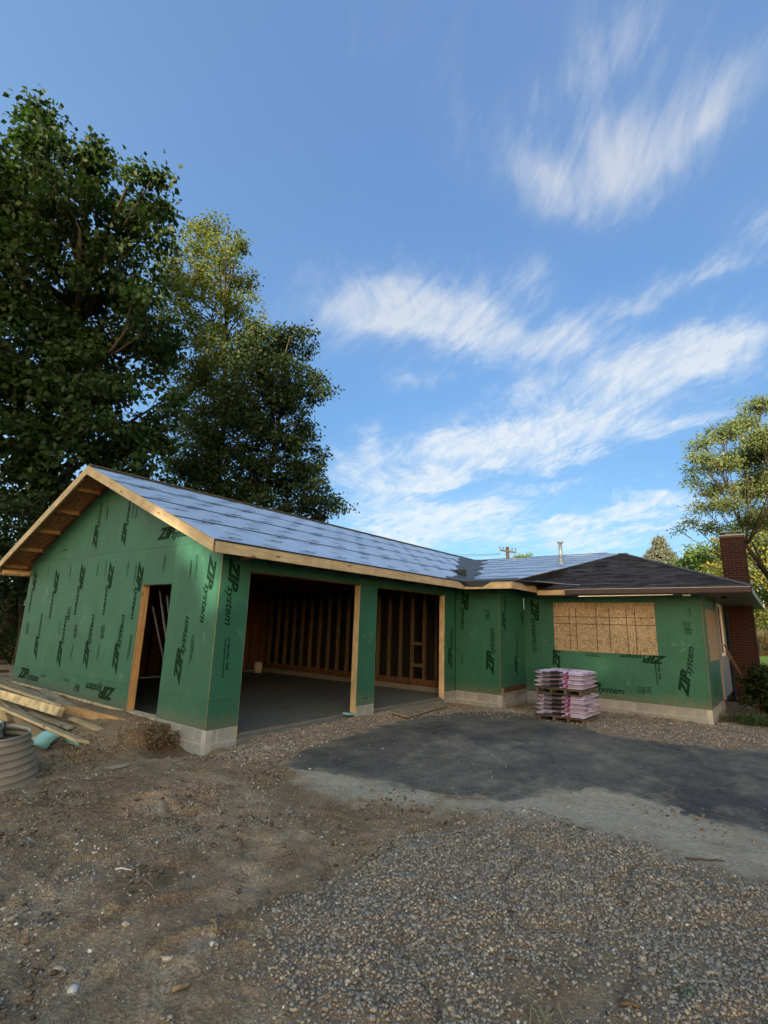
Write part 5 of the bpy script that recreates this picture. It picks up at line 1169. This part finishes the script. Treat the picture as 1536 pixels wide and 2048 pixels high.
# right side
loc_ = [(1520,810,26),(1480,850,28),(1440,870,26),(1410,890,20),(1400,920,22),(1375,940,13),(1440,930,30),(1490,920,38),(1540,880,45),(1430,980,26),(1390,965,16),(1500,980,36),(1545,960,50),(1460,1010,26),(1410,1015,20),(1380,1045,14),(1355,1060,9),(1420,1055,18),(1500,1045,26),(1460,1060,16),(1560,1030,50),(1580,900,60)]
tree('locust_tree', ground_under(1640, 1300, 17), B(loc_, 17, .10, 6, .55, 1.15), 'leaf_locust', .11, 42000, 'feathery pale green tree reaching in from the right edge above the chimney', trunk_r=.2, clus=.34, per=30, seed=16, hollow=.0, sub=2, shape=2.6, droop=.1, fork=2.2, twig=.006, topf=.55, limb=.2)
yl = [(1500,1090,40),(1540,1070,50),(1490,1140,26),(1530,1150,50),(1500,1190,22),(1545,1210,45),(1520,1230,26),(1580,1150,70)]
tree('yellowing_tree', ground_under(1560, 1300, 32), B(yl, 32, .08, 7), 'leaf_yellow', .20, 11000, 'sunlit yellow-green tree at the right edge behind the chimney', trunk_r=.25, clus=.6, seed=17, hollow=.2, fork=1.5)
tree('golden_shrub', ground_under(1530, 1290, 50), B([(1500,1235,22),(1525,1225,26),(1550,1240,30),(1512,1262,16),(1540,1270,18)], 58, .03, 12), 'leaf_yellow', .26, 6000, 'golden shrubs at the far edge of the lawn below the yellowing tree', 'shrub', trunk_r=.08, clus=.6, seed=26, hollow=.1, fork=.3)
gr_ = [(1400,1105,20),(1385,1135,26),(1420,1140,26),(1410,1160,30),(1375,1165,26)]
tree('bright_green_tree', ground_under(1400, 1290, 38), B(gr_, 38, .04, 8), 'leaf_green', .22, 6000, 'bright green rounded tree between the spruce and the chimney', trunk_r=.2, clus=.6, seed=18, hollow=.2)
gy = [(1440,1085,12),(1445,1110,18),(1432,1140,18),(1460,1150,26),(1440,1165,24)]
tree('golden_tree', ground_under(1450, 1290, 34), B(gy, 34, .04, 9), 'leaf_yellow', .20, 4500, 'golden-edged narrow tree directly behind the chimney', trunk_r=.15, clus=.5, seed=19, hollow=.2)
bush = [(1498,1368,16),(1515,1345,14),(1530,1352,20),(1550,1375,30),(1506,1392,16),(1528,1398,18),(1548,1412,22),(1490,1402,10)]
tree('dark_shrub', ground_under(1525, 1400, 12.5), B(bush, 12.5, .06, 10), 'leaf_deep', .07, 7000, 'dark low shrub at the right edge beside the brick chimney base', 'shrub', trunk_r=.03, clus=.16, per=30, seed=20, hollow=.1)
far_ = [(1040,1120,12),(1052,1116,10),(1030,1124,9)]
tree('distant_tree', ground_under(1040, 1280, 60), B(far_, 60, .02, 11), 'leaf_green', .3, 900, 'small treetop showing above the house ridge beside the utility pole', trunk_r=.2, clus=.5, seed=21, hollow=.1)
# hedge line far right / weeping grasses in the sun
for i, (px, py, dp, mt_, lab) in enumerate(((1508,1262,52,'dry_blade','tan clump of tall ornamental grass in the sun, nearest the chimney'),(1540,1255,55,'dry_blade','second tan clump of tall grass at the right edge'))):
    p_ = at(px, 1300, dp); tagp(blades('ornamental_grass', (p_.x, p_.y), 2.4, 4200, 2.0, 4.2, .04, mt_, 1.25, seed=30+i, droop=.9), lab, 'grass clump', 'tan grass clumps beyond the lawn')
# lawn blades near its visible edge
o = blades('lawn_grass', (31, -6.5), 8.0, 14000, .05, .12, .008, 'grass_blade', 1.0, seed=40, droop=.3); o['kind'] = 'stuff'; o['label'] = 'short sunlit lawn beyond the chimney'
# spruce
sp_base = ground_under(1335, 1290, 44); sp_top = at(1328, 1058, 44).z; root = empty('spruce_tree', sp_base); tagp(root, 'grey-green spruce with drooping tiers catching sun behind the hip roof', 'tree')
T = Acc(); T.add(tube([(0, 0, -.2), (0, 0, sp_top-GZ)], [.28, .03], 8)); T.obj('trunk', 'bark', root)
r_ = np.random.default_rng(5); LP, LD = [], []; Hh = sp_top-GZ; BR = Acc()
for i in range(260):
    s_ = r_.uniform(0, 1)**.8; z = Hh*(1-s_*.92)-.1; L_ = .35+s_*Hh*.46; a_ = r_.uniform(0, 6.283)
    t_ = np.linspace(0, 1, int(10+L_*12)); x = np.cos(a_)*L_*t_; y = np.sin(a_)*L_*t_; zz_ = z-.35*L_*t_+.28*L_*t_**2.5
    BR.add(tube([(x[0], y[0], zz_[0]), (x[-1], y[-1], zz_[-1])], [.03, .01], 4))
    for q in range(len(t_)):
        k = 6; off = r_.normal(0, 1, (k, 3))*np.array([.16, .16, .09])*(1.1-t_[q]*.5); off[:, 2] -= .12; LP.append(np.array([x[q], y[q], zz_[q]])+off); dd = off.copy(); dd[:, 2] -= .1; LD.append(dd/np.linalg.norm(dd, axis=1)[:, None])
BR.obj('branches', 'bark', root); LP, LD = np.concatenate(LP), np.concatenate(LD); link('crown', leaves(LP, np.full(len(LP), .27), LD, 'needle', 77, 3.0, .5), root)
# bare branching crown between spruce and locust
root = empty('bare_tree', ground_under(1375, 1290, 42)); tagp(root, 'leafless pale twigs fanning up between the spruce and the locust', 'tree'); T = Acc(); b0 = Vector(root.location)
T.add(tube([(0, 0, -.2), (0, 0, at(1375, 1150, 42).z-b0.z)], [.18, .10], 7)); rp = random.Random(3)
for i in range(22):
    s0 = at(1375+rp.uniform(-3, 3), 1150-rp.uniform(0, 20), 42)-b0; e0 = at(1375+rp.uniform(-32, 32), 1078+rp.uniform(0, 34), 42+rp.uniform(-1, 1))-b0
    m0 = s0.lerp(e0, .5)+Vector((rp.uniform(-.3, .3), rp.uniform(-.3, .3), .1)); T.add(tube([s0, m0, e0], [.035, .02, .007], 4, cap=False))
T.obj('trunk', 'bark_pale', root)
# trees behind the camera whose shade lies over the house
spot = Vector((0, .95, 2.55)); spot2 = Vector((0, .35, 2.2)); sh = [(Vector((0, .75, 2.75)), .46), (Vector((0, .35, 2.25)), .52), (Vector((0, 1.25, 3.05)), .36), (on(930, 1915, 'z', -.25), .24), (on(1320, 2040, 'z', -.25), .20)]
def gapf(p_):
    p_ = np.asarray(p_, float); o_ = np.zeros(p_.shape[1:] if p_.ndim > 1 else (), bool)
    for c_, rr_ in sh:
        d0, d1, d2 = p_[0]-c_.x, p_[1]-c_.y, p_[2]-c_.z; t_ = d0*SUN_DIR.x+d1*SUN_DIR.y+d2*SUN_DIR.z
        o_ = o_ | ((d0*d0+d1*d1+d2*d2-t_*t_) < rr_*rr_)
    return o_ if o_.shape else bool(o_)
qv = Vector((-SUN_H.y, SUN_H.x, 0)); qv = qv if qv.y > 0 else -qv
for i, (q, dist, h_, wid) in enumerate(((-12.6, 50, 15.5, 3.8), (-8, 52, 15.5, 4.2), (-2, 50, 15, 4.2), (3.5, 52, 14, 4.2), (8.5, 50, 22, 4.4), (14, 52, 27, 4.6), (20, 50, 28, 4.8), (26, 52, 27, 4.8))):
    c_ = SUN_H*dist+qv*q; bl_ = []
    rr_ = random.Random(i+50)
    zc = 1.6
    while zc < h_:
        for s_ in (-1, 0, 1): bl_.append((Vector((c_.x, c_.y, zc+rr_.uniform(-.4, .4)))+qv*s_*wid*.52+SUN_H*rr_.uniform(-1, 1), 2.3, 1.9))
        zc += 2.4
    tree('shade_tree', (c_.x, c_.y, GZ), bl_, 'leaf_deep', .52, int(17000*h_/14), 'tall leafy tree in the row across the road from the garage, standing behind the viewer', group='row of trees behind the viewer', trunk_r=.35, clus=.8, per=26, seed=60+i, hollow=.0, sub=12, fork=1.0, gaps=gapf)

for i, (x_, y_, h_) in enumerate(((-3, -23, 11), (5, -24, 12), (13, -25, 12))):  # unseen trees added to keep low sky light off the front wall
    bl_ = []; rr_ = random.Random(i+90); zc = 2.2
    while zc < h_:
        for s_ in (-1, 0, 1): bl_.append((Vector((x_+s_*2.4+rr_.uniform(-.5, .5), y_+rr_.uniform(-1, 1), zc+rr_.uniform(-.4, .4))), 2.2, 1.8))
        zc += 2.4
    tree('sky_blocker_tree', (x_, y_, GZ), bl_, 'leaf_deep', .42, 12000, ['nearest to the viewer', 'middle one', 'farthest one'][i]+' of the added unseen trees that block low sky from the front wall', group='added trees out of view that block low sky', trunk_r=.25, clus=.8, per=26, seed=80+i, hollow=.0, sub=12, fork=1.2)

# ------------------------------------------------------------------ utility pole and wire
pp = at(1015, 1094, 38); root = empty('utility_pole', (pp.x, pp.y, GZ)); tagp(root, 'wooden utility pole with a crossarm showing above the house ridge', 'utility pole')
A = Acc(); A.add(tube([(0, 0, 0), (0, 0, pp.z-GZ)], [.17, .12], 10)); A.obj('pole', 'pole_wood', root)
za = at(1015, 1102, 38).z-GZ; dl = (RT.xy.to_3d().normalized()); Lc = 16/FPX*38
beam('crossarm', dl*(-Lc)+Vector((0, 0, za+.02))-FW.xy.to_3d()*.14, dl*Lc+Vector((0, 0, za-.12))-FW.xy.to_3d()*.14, .10, .12, 'pole_wood', root)
for s_ in (-1, -.62, -.25, .5, .95):
    q_ = dl*(Lc*s_)+Vector((0, 0, za+.07-.05*s_))-FW.xy.to_3d()*.14; A = Acc(); A.add(tube([q_, q_+Vector((0, 0, .10)), q_+Vector((0, 0, .16))], [.03, .05, .03], 8)); A.obj('insulator', 'plastic_black', root)
for s_ in (-1, 1): beam('brace', dl*(Lc*.5*s_)+Vector((0, 0, za-.05))-FW.xy.to_3d()*.14, Vector((0, 0, za-.7))-FW.xy.to_3d()*.12, .03, .01, 'pole_wood', root)
for (y0, y1, lab) in ((1078, 1107, 'upper overhead wire running left from the utility pole'), (1084, 1109, 'lower overhead wire running left from the utility pole')):
    a_, b_ = at(700, y0, 36), at(1001, y1, 38); pts = [a_.lerp(b_, s_/12)-Vector((0, 0, .5*math.sin(math.pi*s_/12))) for s_ in range(13)]
    A = Acc(); A.add(tube(pts, [.012]*13, 5)); o = A.obj('wire', 'wire_black'); tagp(o, lab, 'wire')
